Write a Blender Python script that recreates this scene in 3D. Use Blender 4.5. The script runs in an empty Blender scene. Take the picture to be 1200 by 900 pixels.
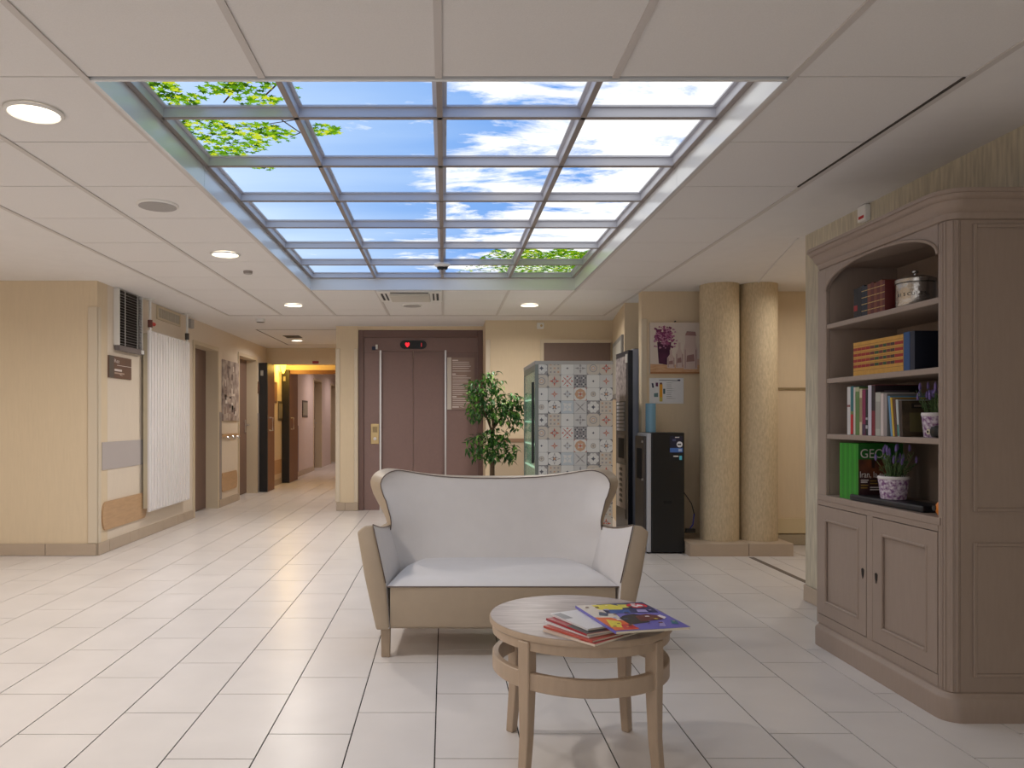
import bpy, bmesh, math, random
from mathutils import Vector, Matrix
random.seed(7)
SC = bpy.context.scene
COL = SC.collection
PI = math.pi

# ------------------------------------------------------------------ camera, world, exposure
F_PX, CX, CY, CAM_H = 893.0, 521.0, 491.0, 1.131      # one-point perspective, photo taken as 1200x900
CEIL = 2.276
cam = bpy.data.cameras.new('camera')
cam.sensor_fit = 'HORIZONTAL'
cam.sensor_width = 36.0
cam.lens = F_PX / 1200.0 * 36.0
cam.shift_x = (600.0 - CX) / 1200.0
cam.shift_y = (CY - 450.0) / 1200.0
cam.clip_start = 0.05
cam_o = bpy.data.objects.new('camera', cam)
COL.objects.link(cam_o)
cam_o.location = (0, 0, CAM_H)
cam_o.rotation_euler = (PI / 2, 0, 0)
SC.camera = cam_o
world = bpy.data.worlds.new('world')
SC.world = world
world.use_nodes = True
world.node_tree.nodes['Background'].inputs[0].default_value = (0.75, 0.86, 1.0, 1)
world.node_tree.nodes['Background'].inputs[1].default_value = 0.6
SC.view_settings.view_transform = 'Standard'
SC.view_settings.look = 'None'
SC.view_settings.exposure = 0.3
SC.view_settings.gamma = 1.0
SC.view_settings.use_curve_mapping = False

def area(name, loc, rot, sx, sy, power, col, shape='RECTANGLE', spread=PI):
    l = bpy.data.lights.new(name, 'AREA')
    l.shape = shape
    l.size = sx
    l.size_y = sy
    l.energy = power
    l.color = col
    l.spread = spread
    o = bpy.data.objects.new(name, l)
    COL.objects.link(o)
    o.location = loc
    o.rotation_euler = rot
    return o
# added fill lamps just inside two made-up windows of the wall behind the photographer
for wx in (-2.6, 0.55):
    area('window_daylight', (wx, -3.37, 1.25), (PI / 2, 0, 0), 2.3, 1.6, 12, (1.0, 0.97, 0.97))

# ------------------------------------------------------------------ materials
def lin(c):
    out = []
    for x in c[:3]:
        x = x / 255.0
        out.append(x / 12.92 if x <= 0.04045 else ((x + 0.055) / 1.055) ** 2.4)
    return tuple(out) + (1.0,)
MATS = {}
def mat(name, c, rough=0.5, metal=0.0, noise=0.0, scale=20.0, stretch=(1, 1, 1), bump=0.0, c2=None, coat=0.0, spec=None, bscale=None, detail=4.0):
    if name in MATS:
        return MATS[name]
    m = bpy.data.materials.new(name)
    MATS[name] = m
    m.use_nodes = True
    nt = m.node_tree
    b = nt.nodes['Principled BSDF']
    b.inputs['Base Color'].default_value = lin(c)
    b.inputs['Roughness'].default_value = rough
    b.inputs['Metallic'].default_value = metal
    if coat:
        b.inputs['Coat Weight'].default_value = coat
        b.inputs['Coat Roughness'].default_value = 0.12
    if spec is not None:
        b.inputs['Specular IOR Level'].default_value = spec
    if noise or bump or c2:
        geo = nt.nodes.new('ShaderNodeNewGeometry')
        mp = nt.nodes.new('ShaderNodeMapping')
        mp.inputs['Scale'].default_value = stretch
        nt.links.new(geo.outputs['Position'], mp.inputs['Vector'])
        nz = nt.nodes.new('ShaderNodeTexNoise')
        nz.inputs['Scale'].default_value = scale
        nz.inputs['Detail'].default_value = detail
        nt.links.new(mp.outputs[0], nz.inputs['Vector'])
        if noise or c2:
            rp = nt.nodes.new('ShaderNodeValToRGB')
            a = lin(c)
            d = lin(c2) if c2 else tuple(max(0, x * (1 - noise)) for x in a[:3]) + (1,)
            rp.color_ramp.elements[0].position = 0.32
            rp.color_ramp.elements[1].position = 0.68
            rp.color_ramp.elements[0].color = d
            rp.color_ramp.elements[1].color = a
            nt.links.new(nz.outputs['Fac'], rp.inputs['Fac'])
            nt.links.new(rp.outputs['Color'], b.inputs['Base Color'])
        if bump:
            bp = nt.nodes.new('ShaderNodeBump')
            bp.inputs['Strength'].default_value = bump
            bp.inputs['Distance'].default_value = 0.004
            src = nz
            if bscale:
                src = nt.nodes.new('ShaderNodeTexNoise')
                src.inputs['Scale'].default_value = bscale
                nt.links.new(mp.outputs[0], src.inputs['Vector'])
            nt.links.new(src.outputs['Fac'], bp.inputs['Height'])
            nt.links.new(bp.outputs[0], b.inputs['Normal'])
    return m
def emit(name, c, s):
    if name in MATS:
        return MATS[name]
    m = bpy.data.materials.new(name)
    MATS[name] = m
    m.use_nodes = True
    nt = m.node_tree
    nt.nodes.remove(nt.nodes['Principled BSDF'])
    e = nt.nodes.new('ShaderNodeEmission')
    e.inputs[0].default_value = lin(c)
    e.inputs[1].default_value = s
    nt.links.new(e.outputs[0], nt.nodes['Material Output'].inputs[0])
    return m
def glass(name, c, rough=0.05, alpha=0.35):
    if name in MATS:
        return MATS[name]
    m = bpy.data.materials.new(name)
    MATS[name] = m
    m.use_nodes = True
    nt = m.node_tree
    b = nt.nodes['Principled BSDF']
    b.inputs['Base Color'].default_value = lin(c)
    b.inputs['Roughness'].default_value = rough
    b.inputs['Alpha'].default_value = alpha
    return m
def sky_print():
    m = bpy.data.materials.new('sky_print')
    MATS['sky_print'] = m
    m.use_nodes = True
    nt = m.node_tree
    N, L = nt.nodes, nt.links
    N.remove(N['Principled BSDF'])
    geo = N.new('ShaderNodeNewGeometry')
    sep = N.new('ShaderNodeSeparateXYZ')
    L.new(geo.outputs['Position'], sep.inputs[0])
    mp = N.new('ShaderNodeMapping')
    mp.inputs['Location'].default_value = (3.1, 0.35, 0)
    mp.inputs['Scale'].default_value = (0.95, 1.5, 1)
    L.new(geo.outputs['Position'], mp.inputs[0])
    nz = N.new('ShaderNodeTexNoise')
    nz.inputs['Scale'].default_value = 1.7
    nz.inputs['Detail'].default_value = 9
    nz.inputs['Roughness'].default_value = 0.64
    nz.inputs['Distortion'].default_value = 0.35
    L.new(mp.outputs[0], nz.inputs['Vector'])
    b1 = N.new('ShaderNodeMath'); b1.operation = 'MULTIPLY_ADD'
    L.new(sep.outputs['X'], b1.inputs[0]); b1.inputs[1].default_value = 0.17; b1.inputs[2].default_value = -0.02
    ad = N.new('ShaderNodeMath'); ad.operation = 'ADD'
    L.new(nz.outputs['Fac'], ad.inputs[0]); L.new(b1.outputs[0], ad.inputs[1])
    rp = N.new('ShaderNodeValToRGB')
    rp.color_ramp.elements[0].position = 0.47
    rp.color_ramp.elements[1].position = 0.60
    L.new(ad.outputs[0], rp.inputs[0])
    # the blue: paler at the left, deeper in the middle
    nz2 = N.new('ShaderNodeTexNoise')
    nz2.inputs['Scale'].default_value = 0.9
    nz2.inputs['Detail'].default_value = 5
    mp2 = N.new('ShaderNodeMapping'); mp2.inputs['Scale'].default_value = (0.6, 1.8, 1)
    L.new(geo.outputs['Position'], mp2.inputs[0]); L.new(mp2.outputs[0], nz2.inputs['Vector'])
    m1 = N.new('ShaderNodeMapRange')
    m1.inputs['From Min'].default_value = -1.25; m1.inputs['From Max'].default_value = 0.6
    L.new(sep.outputs['X'], m1.inputs[0])
    m2 = N.new('ShaderNodeMath'); m2.operation = 'MULTIPLY_ADD'
    L.new(nz2.outputs['Fac'], m2.inputs[0]); m2.inputs[1].default_value = 0.9; m2.inputs[2].default_value = -0.42
    m3 = N.new('ShaderNodeMath'); m3.operation = 'ADD'; m3.use_clamp = True
    L.new(m1.outputs[0], m3.inputs[0]); L.new(m2.outputs[0], m3.inputs[1])
    blue = N.new('ShaderNodeMix'); blue.data_type = 'RGBA'
    blue.inputs[6].default_value = lin((188, 212, 240)); blue.inputs[7].default_value = lin((104, 154, 222))
    L.new(m3.outputs[0], blue.inputs[0])
    mix = N.new('ShaderNodeMix'); mix.data_type = 'RGBA'
    L.new(rp.outputs[0], mix.inputs[0]); L.new(blue.outputs[2], mix.inputs[6]); mix.inputs[7].default_value = (1.0, 1.0, 0.99, 1)
    e = N.new('ShaderNodeEmission'); e.inputs[1].default_value = SKY_E
    L.new(mix.outputs[2], e.inputs[0])
    L.new(e.outputs[0], N['Material Output'].inputs[0])
    return m
SKY_E = 1.0
M_SKY = sky_print()

CREAM = mat('cream_wallpaper', (222, 203, 173), 0.75, noise=0.03, scale=60, stretch=(1, 1, 0.12), bump=0.25)
CREAM2 = mat('pale_wallpaper', (225, 211, 193), 0.75, noise=0.03, scale=60, stretch=(1, 1, 0.12), bump=0.2)  # same paper as the cream, made paler where more light falls
PASTEL = mat('pinkish_corridor_paint', (214, 198, 194), 0.7, noise=0.04, scale=20)  # pinkish lighting of the far corridor mixed into the wall colour
TAUPE_WP = mat('textured_wallpaper', (208, 198, 176), 0.8, noise=0.3, scale=60, stretch=(1, 1, 0.1), bump=0.4)
PLASTER = mat('ceiling_plaster', (232, 229, 227), 0.85, noise=0.03, scale=9)
TILEC = mat('ceiling_tile_board', (232, 229, 227), 0.9, noise=0.05, scale=260, bump=0.12)
TBAR = mat('ceiling_grid_bar', (206, 200, 196), 0.5)
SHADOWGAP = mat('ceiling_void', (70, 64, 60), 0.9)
FLOORM = mat('porcelain_floor_tile', (226, 220, 216), 0.3, noise=0.075, scale=3.2, stretch=(1, 1, 1), detail=8, spec=0.45)
GROUT = mat('dark_grout', (46, 40, 36), 0.95)
SKIRT = mat('skirting_tile', (186, 168, 148), 0.4, noise=0.08, scale=6)
DOORB = mat('taupe_brown_door', (122, 98, 88), 0.5, noise=0.06, scale=14, stretch=(4, 4, 0.5))
FRAMEC = mat('cream_door_frame', (208, 192, 166), 0.5)
GUARD = mat('beige_corner_guard', (214, 200, 178), 0.45)
GUARDG = mat('grey_corner_guard', (152, 144, 142), 0.45)
LIFTM = mat('mauve_brown_lift_paint', (134, 108, 102), 0.45, noise=0.05, scale=30)
LIFTF = mat('dark_mauve_lift_frame', (112, 86, 80), 0.45)
STEEL = mat('brushed_steel', (205, 200, 196), 0.3, metal=0.9)
BRASS = mat('brass_plate', (190, 165, 120), 0.3, metal=0.85)
BLACK = mat('black_plastic', (14, 16, 18), 0.35)
DARK = mat('dark_void', (12, 11, 11), 0.8)
WHITE = mat('white_plastic', (232, 230, 226), 0.4)
RADW = mat('white_radiator_enamel', (232, 228, 228), 0.35)
SKYBEAM = mat('white_skylight_aluminium', (196, 198, 208), 0.4, metal=0.05)
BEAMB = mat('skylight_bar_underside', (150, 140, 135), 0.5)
SIGNB = mat('brown_sign', (112, 84, 70), 0.45)
SIGNP = mat('mauve_sign', (146, 122, 112), 0.45)
WOODB = mat('light_wood_bumper', (196, 160, 122), 0.45, noise=0.12, scale=9, stretch=(1, 1, 6))
TAUPE = mat('taupe_painted_wood', (158, 140, 127), 0.45, noise=0.05, scale=30, stretch=(3, 3, 0.4))
TAUPE_IN = TAUPE
PAPER = mat('paper_pages', (226, 216, 196), 0.8, noise=0.12, scale=300, stretch=(0.05, 0.05, 1))
RED = mat('red_plastic', (190, 20, 24), 0.4)
GREEN_L = mat('leaf_green', (62, 120, 40), 0.5, c2=(22, 62, 18), scale=9)
BARK = mat('bark', (96, 74, 52), 0.8, noise=0.3, scale=40)

# ------------------------------------------------------------------ mesh helpers
def origin(o):
    v = Vector((0, 0, 0))
    while o is not None:
        v += o.location
        o = o.parent
    return v
class MB:
    def __init__(self):
        self.v, self.f, self.m = [], [], []
    def add(self, verts, faces, mi=0):
        k = len(self.v)
        self.v += [tuple(p) for p in verts]
        for f in faces:
            self.f.append(tuple(i + k for i in f))
            self.m.append(mi)
        return self
    def box(self, x0, x1, y0, y1, z0, z1, mi=0):
        return self.add([(x0, y0, z0), (x1, y0, z0), (x1, y1, z0), (x0, y1, z0), (x0, y0, z1), (x1, y0, z1), (x1, y1, z1), (x0, y1, z1)],
                        [(0, 3, 2, 1), (4, 5, 6, 7), (0, 1, 5, 4), (1, 2, 6, 5), (2, 3, 7, 6), (3, 0, 4, 7)], mi)
    def obox(self, c, ax, ay, az, sx, sy, sz, mi=0):
        c, ax, ay, az = Vector(c), Vector(ax).normalized(), Vector(ay).normalized(), Vector(az).normalized()
        P = []
        for k in (-1, 1):
            for (i, j) in ((-1, -1), (1, -1), (1, 1), (-1, 1)):
                P.append(c + ax * (i * sx / 2) + ay * (j * sy / 2) + az * (k * sz / 2))
        return self.add(P, [(0, 3, 2, 1), (4, 5, 6, 7), (0, 1, 5, 4), (1, 2, 6, 5), (2, 3, 7, 6), (3, 0, 4, 7)], mi)
    def prism(self, pts, z0, z1, mi=0):            # pts: CCW (x, y)
        n = len(pts)
        return self.add([(x, y, z0) for x, y in pts] + [(x, y, z1) for x, y in pts],
                        [tuple(range(n - 1, -1, -1)), tuple(range(n, 2 * n))] + [(i, (i + 1) % n, (i + 1) % n + n, i + n) for i in range(n)], mi)
    def plate(self, o, u, w, pts, t=0.0, mi=0):    # flat polygon: o + u*a + w*b, optional thickness along u x w
        o, u, w = Vector(o), Vector(u), Vector(w)
        nrm = u.cross(w).normalized()
        n = len(pts)
        A = [o + u * a + w * b + nrm * t for a, b in pts]
        if t == 0:
            return self.add(A, [tuple(range(n))], mi)
        B = [o + u * a + w * b for a, b in pts]
        return self.add(A + B, [tuple(range(n))] + [(i + n, (i + 1) % n + n, (i + 1) % n, i) for i in range(n)], mi)
    def tube(self, path, r, n=8, mi=0, cap=True):
        path = [Vector(p) for p in path]
        rs = r if isinstance(r, (list, tuple)) else [r] * len(path)
        rings = []
        up = Vector((0, 0, 1))
        for i, p in enumerate(path):
            d = (path[min(i + 1, len(path) - 1)] - path[max(i - 1, 0)]).normalized()
            a = d.cross(up)
            if a.length < 1e-4:
                a = d.cross(Vector((1, 0, 0)))
            a.normalize()
            b = a.cross(d).normalized()
            rings.append([p + a * (rs[i] * math.cos(2 * PI * k / n)) + b * (rs[i] * math.sin(2 * PI * k / n)) for k in range(n)])
        V = [q for rg in rings for q in rg]
        Fs = []
        for i in range(len(rings) - 1):
            for k in range(n):
                Fs.append((i * n + k, (i + 1) * n + k, (i + 1) * n + (k + 1) % n, i * n + (k + 1) % n))
        if cap:
            Fs.append(tuple(range(n)))
            Fs.append(tuple((len(rings) - 1) * n + k for k in range(n - 1, -1, -1)))
        return self.add(V, Fs, mi)
    def lathe(self, prof, c=(0, 0, 0), n=24, mi=0, axis='z', cap=True):
        V, Fs = [], []
        for r, z in prof:
            for k in range(n):
                a = 2 * PI * k / n
                if axis == 'z':
                    V.append((c[0] + r * math.cos(a), c[1] + r * math.sin(a), c[2] + z))
                elif axis == 'y':
                    V.append((c[0] + r * math.cos(a), c[1] + z, c[2] - r * math.sin(a)))
                else:
                    V.append((c[0] + z, c[1] + r * math.cos(a), c[2] + r * math.sin(a)))
        for i in range(len(prof) - 1):
            for k in range(n):
                Fs.append((i * n + k, i * n + (k + 1) % n, (i + 1) * n + (k + 1) % n, (i + 1) * n + k))
        if cap and prof[0][0] > 1e-5:
            Fs.append(tuple(range(n - 1, -1, -1)))
        if cap and prof[-1][0] > 1e-5:
            Fs.append(tuple((len(prof) - 1) * n + k for k in range(n)))
        return self.add(V, Fs, mi)
    def build(self, name, mats, parent=None, smooth=False, bevel=0.0, seg=2, recalc=False):
        if not isinstance(mats, (list, tuple)):
            mats = [mats]
        og = origin(parent) if parent else Vector((0, 0, 0))
        me = bpy.data.meshes.new(name)
        me.from_pydata([(x - og.x, y - og.y, z - og.z) for x, y, z in self.v], [], self.f)
        for mm in mats:
            me.materials.append(mm)
        me.polygons.foreach_set('material_index', self.m)
        if bevel or recalc:
            bm = bmesh.new()
            bm.from_mesh(me)
            if recalc:
                bmesh.ops.remove_doubles(bm, verts=bm.verts, dist=1e-5)
                bmesh.ops.recalc_face_normals(bm, faces=bm.faces)
            if bevel:
                es = [e for e in bm.edges if len(e.link_faces) == 2 and e.calc_face_angle(0) > 0.5]
                bmesh.ops.bevel(bm, geom=es, offset=bevel, segments=seg, affect='EDGES', profile=0.6, material=-1)
            bm.to_mesh(me)
            bm.free()
        if smooth:
            me.polygons.foreach_set('use_smooth', [True] * len(me.polygons))
            if smooth != 'all':
                try:
                    me.set_sharp_from_angle(angle=0.7)
                except Exception:
                    pass
        me.update()
        o = bpy.data.objects.new(name, me)
        COL.objects.link(o)
        if parent:
            o.parent = parent
        return o
def B(x0, x1, y0, y1, z0, z1):
    return MB().box(x0, x1, y0, y1, z0, z1)
def tag(o, label=None, cat=None, group=None, kind=None):
    if label: o['label'] = label
    if cat: o['category'] = cat
    if group: o['group'] = group
    if kind: o['kind'] = kind
    return o
def thing(name, loc, label, cat, group=None):
    o = bpy.data.objects.new(name, None)
    COL.objects.link(o)
    o.location = loc
    o.empty_display_size = 0.1
    return tag(o, label, cat, group)
def struct(o, label=None):
    return tag(o, label, None, None, 'structure')
def text(name, s, size, o, u, w, m, parent, sx=1.0):
    cu = bpy.data.curves.new('t', 'FONT')
    cu.body = s
    cu.size = size
    t = bpy.data.objects.new('t', cu)
    COL.objects.link(t)
    dg = bpy.context.evaluated_depsgraph_get()
    me = bpy.data.meshes.new_from_object(t.evaluated_get(dg))
    bpy.data.objects.remove(t)
    og = origin(parent) if parent else Vector((0, 0, 0))
    u, w = Vector(u).normalized(), Vector(w).normalized()
    for v in me.vertices:
        v.co = Vector(o) + u * (v.co.x * sx) + w * v.co.y - og
    me.name = name
    me.materials.clear()
    me.materials.append(m)
    ob = bpy.data.objects.new(name, me)
    COL.objects.link(ob)
    ob.parent = parent
    return ob
def gp(x, y):                       # photo pixel on the floor -> ground point
    Y = F_PX * CAM_H / (y - CY)
    return (x - CX) / F_PX * Y, Y
def at(x, y, Y):                    # photo pixel at a known depth -> point
    return ((x - CX) / F_PX * Y, Y, CAM_H + (CY - y) / F_PX * Y)
# ------------------------------------------------------------------ floor: slab + tiles 0.30 x 0.60, each course shifted by a third
floor = struct(B(-5.6, 3.8, -3.6, 21.2, -0.15, -0.003).build('floor', GROUT), 'pale beige rectangular porcelain tiles with thin dark joints')
TW, TL, G = 0.30, 0.598, 0.005
tb = MB().box(-TW / 2 + G / 2, TW / 2 - G / 2, -TL / 2 + G / 2, TL / 2 - G / 2, -0.012, 0.0)
tile_me = None
cand = []
for k in range(-19, 13):
    x = -0.0333 + TW * (k + 0.5)
    y0 = 2.734 + 0.2 * (k + 5)
    y0 -= math.floor((y0 + 3.4) / TL) * TL
    j = 0
    while y0 + TL * j < 21:
        cand.append((x, y0 + TL * (j + 0.5)))
        j += 1
def vis(x, y):
    if y < 2.15: return 0
    u, v = CX + F_PX * x / y, CY + F_PX * CAM_H / y
    if not (-60 < u < 1260 and v < 960): return 0
    if x < -3.0 and y > 6.4: return 0
    if x > 2.0 and y < 4.6: return 0
    if x > -1.2 and y > 8.9: return 0
    return 1.0 / y ** 3
cand.sort(key=lambda p: -vis(*p))
rest = MB()
for i, (x, y) in enumerate(cand):
    if i < 300 and vis(x, y) > 0:
        if tile_me is None:
            o = tb.build('tile', FLOORM, floor)
            tile_me = o.data
        else:
            o = bpy.data.objects.new('tile', tile_me)
            COL.objects.link(o)
            o.parent = floor
        o.location = (x, y, 0)
    else:
        if -5.6 < x < 3.8:
            rest.box(x - TW / 2 + G / 2, x + TW / 2 - G / 2, y - TL / 2 + G / 2, y + TL / 2 - G / 2, -0.012, 0.0)
tag(rest.build('tile_field', FLOORM, floor), kind='stuff')
# dark threshold strip at the mouth of the right hand passage
struct(B(2.485, 2.525, 4.9, 6.22, -0.001, 0.003).build('trim_1', mat('threshold_strip', (110, 100, 92), 0.5)), 'dark metal threshold strip let into the floor by the columns')

# ------------------------------------------------------------------ walls
T = CEIL + 0.03
XL = -2.876
struct(B(-5.6, XL, 6.31, 6.5, 0, T).build('wall_left_front', CREAM), 'plain cream papered wall facing the room at the left')
w = MB()
segs = [(6.31, 8.70), (9.69, 10.60), (11.67, 14.4)]
for a, b in segs:
    w.box(XL - 0.24, XL, a if a > 6.4 else 6.501, b, 0, T)
w.box(XL - 0.24, XL, 8.70, 9.69, 2.035, T).box(XL - 0.24, XL, 10.60, 11.67, 2.065, T)
struct(w.build('wall_left', CREAM2), 'cream wall running back along the left with radiator and doors')
w = MB()
for a, b in ((14.4, 16.7), (17.8, 19.2), (20.2, 21.2)):
    w.box(XL - 0.24, XL, a, b, 0, T)
w.box(XL - 0.24, XL, 16.7, 17.8, 2.03, T).box(XL - 0.24, XL, 19.2, 20.2, 2.03, T)
struct(w.build('wall_corridor_left', PASTEL), 'pinkish wall of the far corridor with recessed doors')
struct(B(XL, -1.2, 21.0, 21.2, 0, T).build('wall_corridor_end', PASTEL), 'end wall of the far corridor')
struct(B(-1.336, -1.2, 10.0, 21.0, 0, T).build('wall_corridor_right', CREAM), 'cream right wall of the corridor')
struct(MB().box(-1.336, -1.067, 9.40, 10.0, 0, T).box(-1.067, 0.475, 9.42, 10.0, 2.232, T).box(-1.067, 0.475, 9.62, 10.0, 0, 2.232).build('wall_lift', CREAM), 'cream wall and narrow pier around the lift')
struct(B(0.475, 2.3, 8.85, 10.0, 0, T).build('wall_back', CREAM), 'cream back wall behind the plant and tiled cabinet')
struct(MB().prism([(1.772, 7.51), (2.9, 7.51), (2.9, 8.849), (1.95, 8.849)], 0, T).build('wall_back_right', CREAM), 'cream wall corner behind the drinks machine')
struct(B(1.77, 3.8, 6.84, 6.95, 0, T).build('wall_niche', CREAM), 'cream wall behind the columns with the canvas picture')
struct(MB().box(2.255, 2.42, -3.6, 4.76, 0, T).build('wall_right', TAUPE_WP), 'streaked beige wallpapered wall behind the bookcase')
struct(B(2.42, 3.8, 4.6, 4.76, 0, T).build('wall_passage', CREAM), 'side wall of the right hand passage')
struct(B(3.6, 3.8, 4.76, 6.84, 0, T).build('wall_passage_end', CREAM), 'end wall of the right hand passage')
struct(B(-5.75, -5.6, -3.6, 6.5, 0, T).build('wall_far_left', CREAM), 'wall closing the lounge far to the left')
w = MB().box(-5.6, 2.42, -3.6, -3.45, 0, 0.4).box(-5.6, 2.42, -3.6, -3.45, 2.1, T)
for a, b in ((-5.6, -3.8), (-1.4, -0.65), (1.75, 2.42)):
    w.box(a, b, -3.6, -3.45, 0.4, 2.1)
struct(w.build('wall_rear', CREAM), 'window wall behind the photographer')
for n, (a, b) in enumerate(((-3.8, -1.4), (-0.65, 1.75))):  # made-up windows that frame the rear fill lamps
    fr = MB().box(a, a + .05, -3.56, -3.48, .4, 2.1).box(b - .05, b, -3.56, -3.48, .4, 2.1).box(a + .05, b - .05, -3.56, -3.48, .4, .45).box(a + .05, b - .05, -3.56, -3.48, 2.05, 2.1).build('window_%d' % (n + 1), WHITE)
    struct(fr, 'window in the wall behind the photographer, %s one' % ('left' if n == 0 else 'right'))
    B(a + .05, b - .05, -3.525, -3.515, .45, 2.05).build('pane', glass('window_glass', (220, 235, 240), 0.02, 0.15), fr)

# skirting tiles (each tile a part of its skirting)
def skirting(name, p0, p1, h, lens, label, nrm, m=SKIRT, t=0.012):
    (x0, y0), (x1, y1) = p0, p1
    L = math.hypot(x1 - x0, y1 - y0)
    u = Vector(((x1 - x0) / L, (y1 - y0) / L, 0))
    nv = Vector(nrm)
    root = MB().obox(Vector((x0, y0, h / 2)) + u * (L / 2) + nv * 0.002, u, nv, (0, 0, 1), L, 0.004, h - 0.004).build(name, mat('pale_grout', (150, 138, 124), 0.9))
    struct(root, label)
    s, i = 0.0, 0
    while s < L - 1e-4:
        l = min(lens[i % len(lens)], L - s)
        MB().obox(Vector((x0, y0, h / 2 + 0.001)) + u * (s + l / 2) + nv * (0.004 + t / 2), u, nv, (0, 0, 1), l - 0.004, t, h - 0.002).build('tile', m, root, bevel=0.0015, seg=1)
        s += l
        i += 1
    return root
skirting('baseboard_left_front', (XL - 0.003, 6.309), (-5.0, 6.309), 0.1, [0.42, 0.41], 'brown tile skirting below the plain left wall', (0, -1, 0))
skirting('baseboard_left', (XL, 6.31), (XL, 8.69), 0.1, [0.2, 0.42], 'tile skirting below the radiator', (1, 0, 0))
skirting('baseboard_left_picture', (XL, 9.7), (XL, 10.6), 0.1, [0.42], 'tile skirting between the two left doors', (1, 0, 0))
skirting('baseboard_corridor', (XL, 12.45), (XL, 13.4), 0.1, [0.42], 'tile skirting in the yellow lit lobby', (1, 0, 0))
skirting('baseboard_corridor_far', (XL, 14.3), (XL, 16.6), 0.1, [0.42], 'tile skirting in the far corridor', (1, 0, 0))
skirting('baseboard_pier', (-1.336, 9.399), (-1.067, 9.399), 0.1, [0.11, 0.2], 'tile skirting at the pier left of the lift', (0, -1, 0))
skirting('baseboard_back', (0.5, 8.849), (1.9, 8.849), 0.1, [0.42], 'tile skirting below the back wall', (0, -1, 0))
skirting('baseboard_right', (2.254, 4.755), (2.254, 3.92), 0.1, [0.42], 'tile skirting at the wallpapered wall end', (-1, 0, 0))
skirting('baseboard_niche', (2.9, 6.839), (3.6, 6.839), 0.1, [0.42], 'tile skirting in the right hand passage', (0, -1, 0), mat('beige_skirting', (178, 164, 140), .5))
# dado rail in the passage and behind the plant, timber skirting rail
struct(B(2.86, 3.6, 6.825, 6.839, 1.395, 1.412).build('trim_2', mat('dado_shadow', (150, 130, 95), .6)), 'thin dado rail on the passage wall right of the columns')  # tan rail in its own colour
struct(B(2.86, 3.6, 6.815, 6.839, 0.11, 0.24).build('trim_3', mat('cream_rail', (216, 198, 160), .5)), 'deep cream skirting board on the passage wall')
struct(B(0.52, 1.9, 8.83, 8.849, 0.865, 0.905).build('trim_4', mat('dado_board', (150, 120, 96), .5)), 'brown dado rail behind the plant')
struct(B(0.52, 1.9, 8.84, 8.849, 0.11, 0.865).build('trim_5', mat('dado_panel', (190, 172, 148), .5)), 'greyish dado panel behind the plant')

# corner guards
def guard(name, x0, x1, y0, y1, z0, z1, m, label):
    o = MB().box(x0, x1, y0, y1, z0, z1).build(name, m, bevel=0.004, seg=1)
    return tag(o, label, 'corner guard')
guard('corner_guard', XL - 0.075, XL + 0.004, 6.298, 6.309, 0.102, 2.06, GUARD, 'beige corner guard strip on the left wall corner')
guard('corner_guard', XL + 0.001, XL + 0.012, 6.312, 6.36, 0.102, 2.06, GUARD, 'narrow beige corner guard strip on the radiator side of the left corner')
guard('corner_guard', -1.345, -1.29, 9.388, 9.399, 0.103, 2.0, GUARD, 'beige guard strip on the left edge of the lift pier')
guard('corner_guard', -1.115, -1.07, 9.388, 9.399, 0.103, 2.0, GUARD, 'beige guard strip on the lift pier beside the lift frame')
guard('corner_guard', 0.477, 0.53, 8.838, 8.849, 0.905, 2.05, GUARD, 'beige guard strip right of the lift above the dado')
guard('corner_guard', 1.765, 1.815, 6.828, 6.839, 0.1, 2.03, GUARD, 'beige guard strip left of the lavender canvas')
guard('corner_guard', XL + 0.001, XL + 0.012, 9.62 + 0.075, 9.80, 0.102, 1.22, GUARDG, 'grey guard strip right of the first left door')
guard('corner_guard', XL + 0.001, XL + 0.012, 11.675, 11.78, 0.0, 1.22, GUARDG, 'grey guard strip right of the second left door')
guard('corner_guard', XL + 0.001, XL + 0.012, 14.55, 14.95, 0.1, 1.0, mat('mauve_guard', (140, 122, 130), .5), 'mauve guard panel on the far corridor wall')

# ------------------------------------------------------------------ doors on the left
def recessed_door(n, y0, y1, top, label, wallm, leafm=DOORB, handle=True, fm=FRAMEC):
    d = MB().box(XL - 0.19, XL - 0.145, y0 + 0.05, y1 - 0.05, 0.008, top - 0.045).build('door_%d' % n, leafm)
    struct(d, label)
    f = MB()
    for a, b in ((y0, y0 + 0.05), (y1 - 0.05, y1)):
        f.box(XL - 0.22, XL + 0.012, a, b, 0, top)
    f.box(XL - 0.22, XL + 0.012, y0 + 0.05, y1 - 0.05, top - 0.045, top)
    f.build('door_frame', fm, d)
    if handle:
        yh = y1 - 0.13
        MB().box(XL - 0.145, XL - 0.137, yh - 0.02, yh + 0.02, 0.93, 1.12).build('handle_plate', STEEL, d)
        MB().tube([(XL - 0.137, yh, 1.04), (XL - 0.085, yh, 1.04), (XL - 0.085, yh - 0.1, 1.04)], 0.011).build('door_handle', STEEL, d)
    return d
recessed_door(1, 8.70, 9.69, 2.035, 'brown door in the left wall just beyond the radiator', CREAM, handle=False)
recessed_door(2, 10.60, 11.67, 2.065, 'brown door with lever handle beyond the black and white picture', CREAM)
recessed_door(3, 16.7, 17.8, 2.03, 'dark brown door in the pinkish far corridor', PASTEL, mat('dark_brown_door', (96, 70, 58), .5))
recessed_door(4, 19.2, 20.2, 2.03, 'furthest brown door in the far corridor', PASTEL, mat('dark_brown_door', (96, 70, 58), .5))
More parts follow.
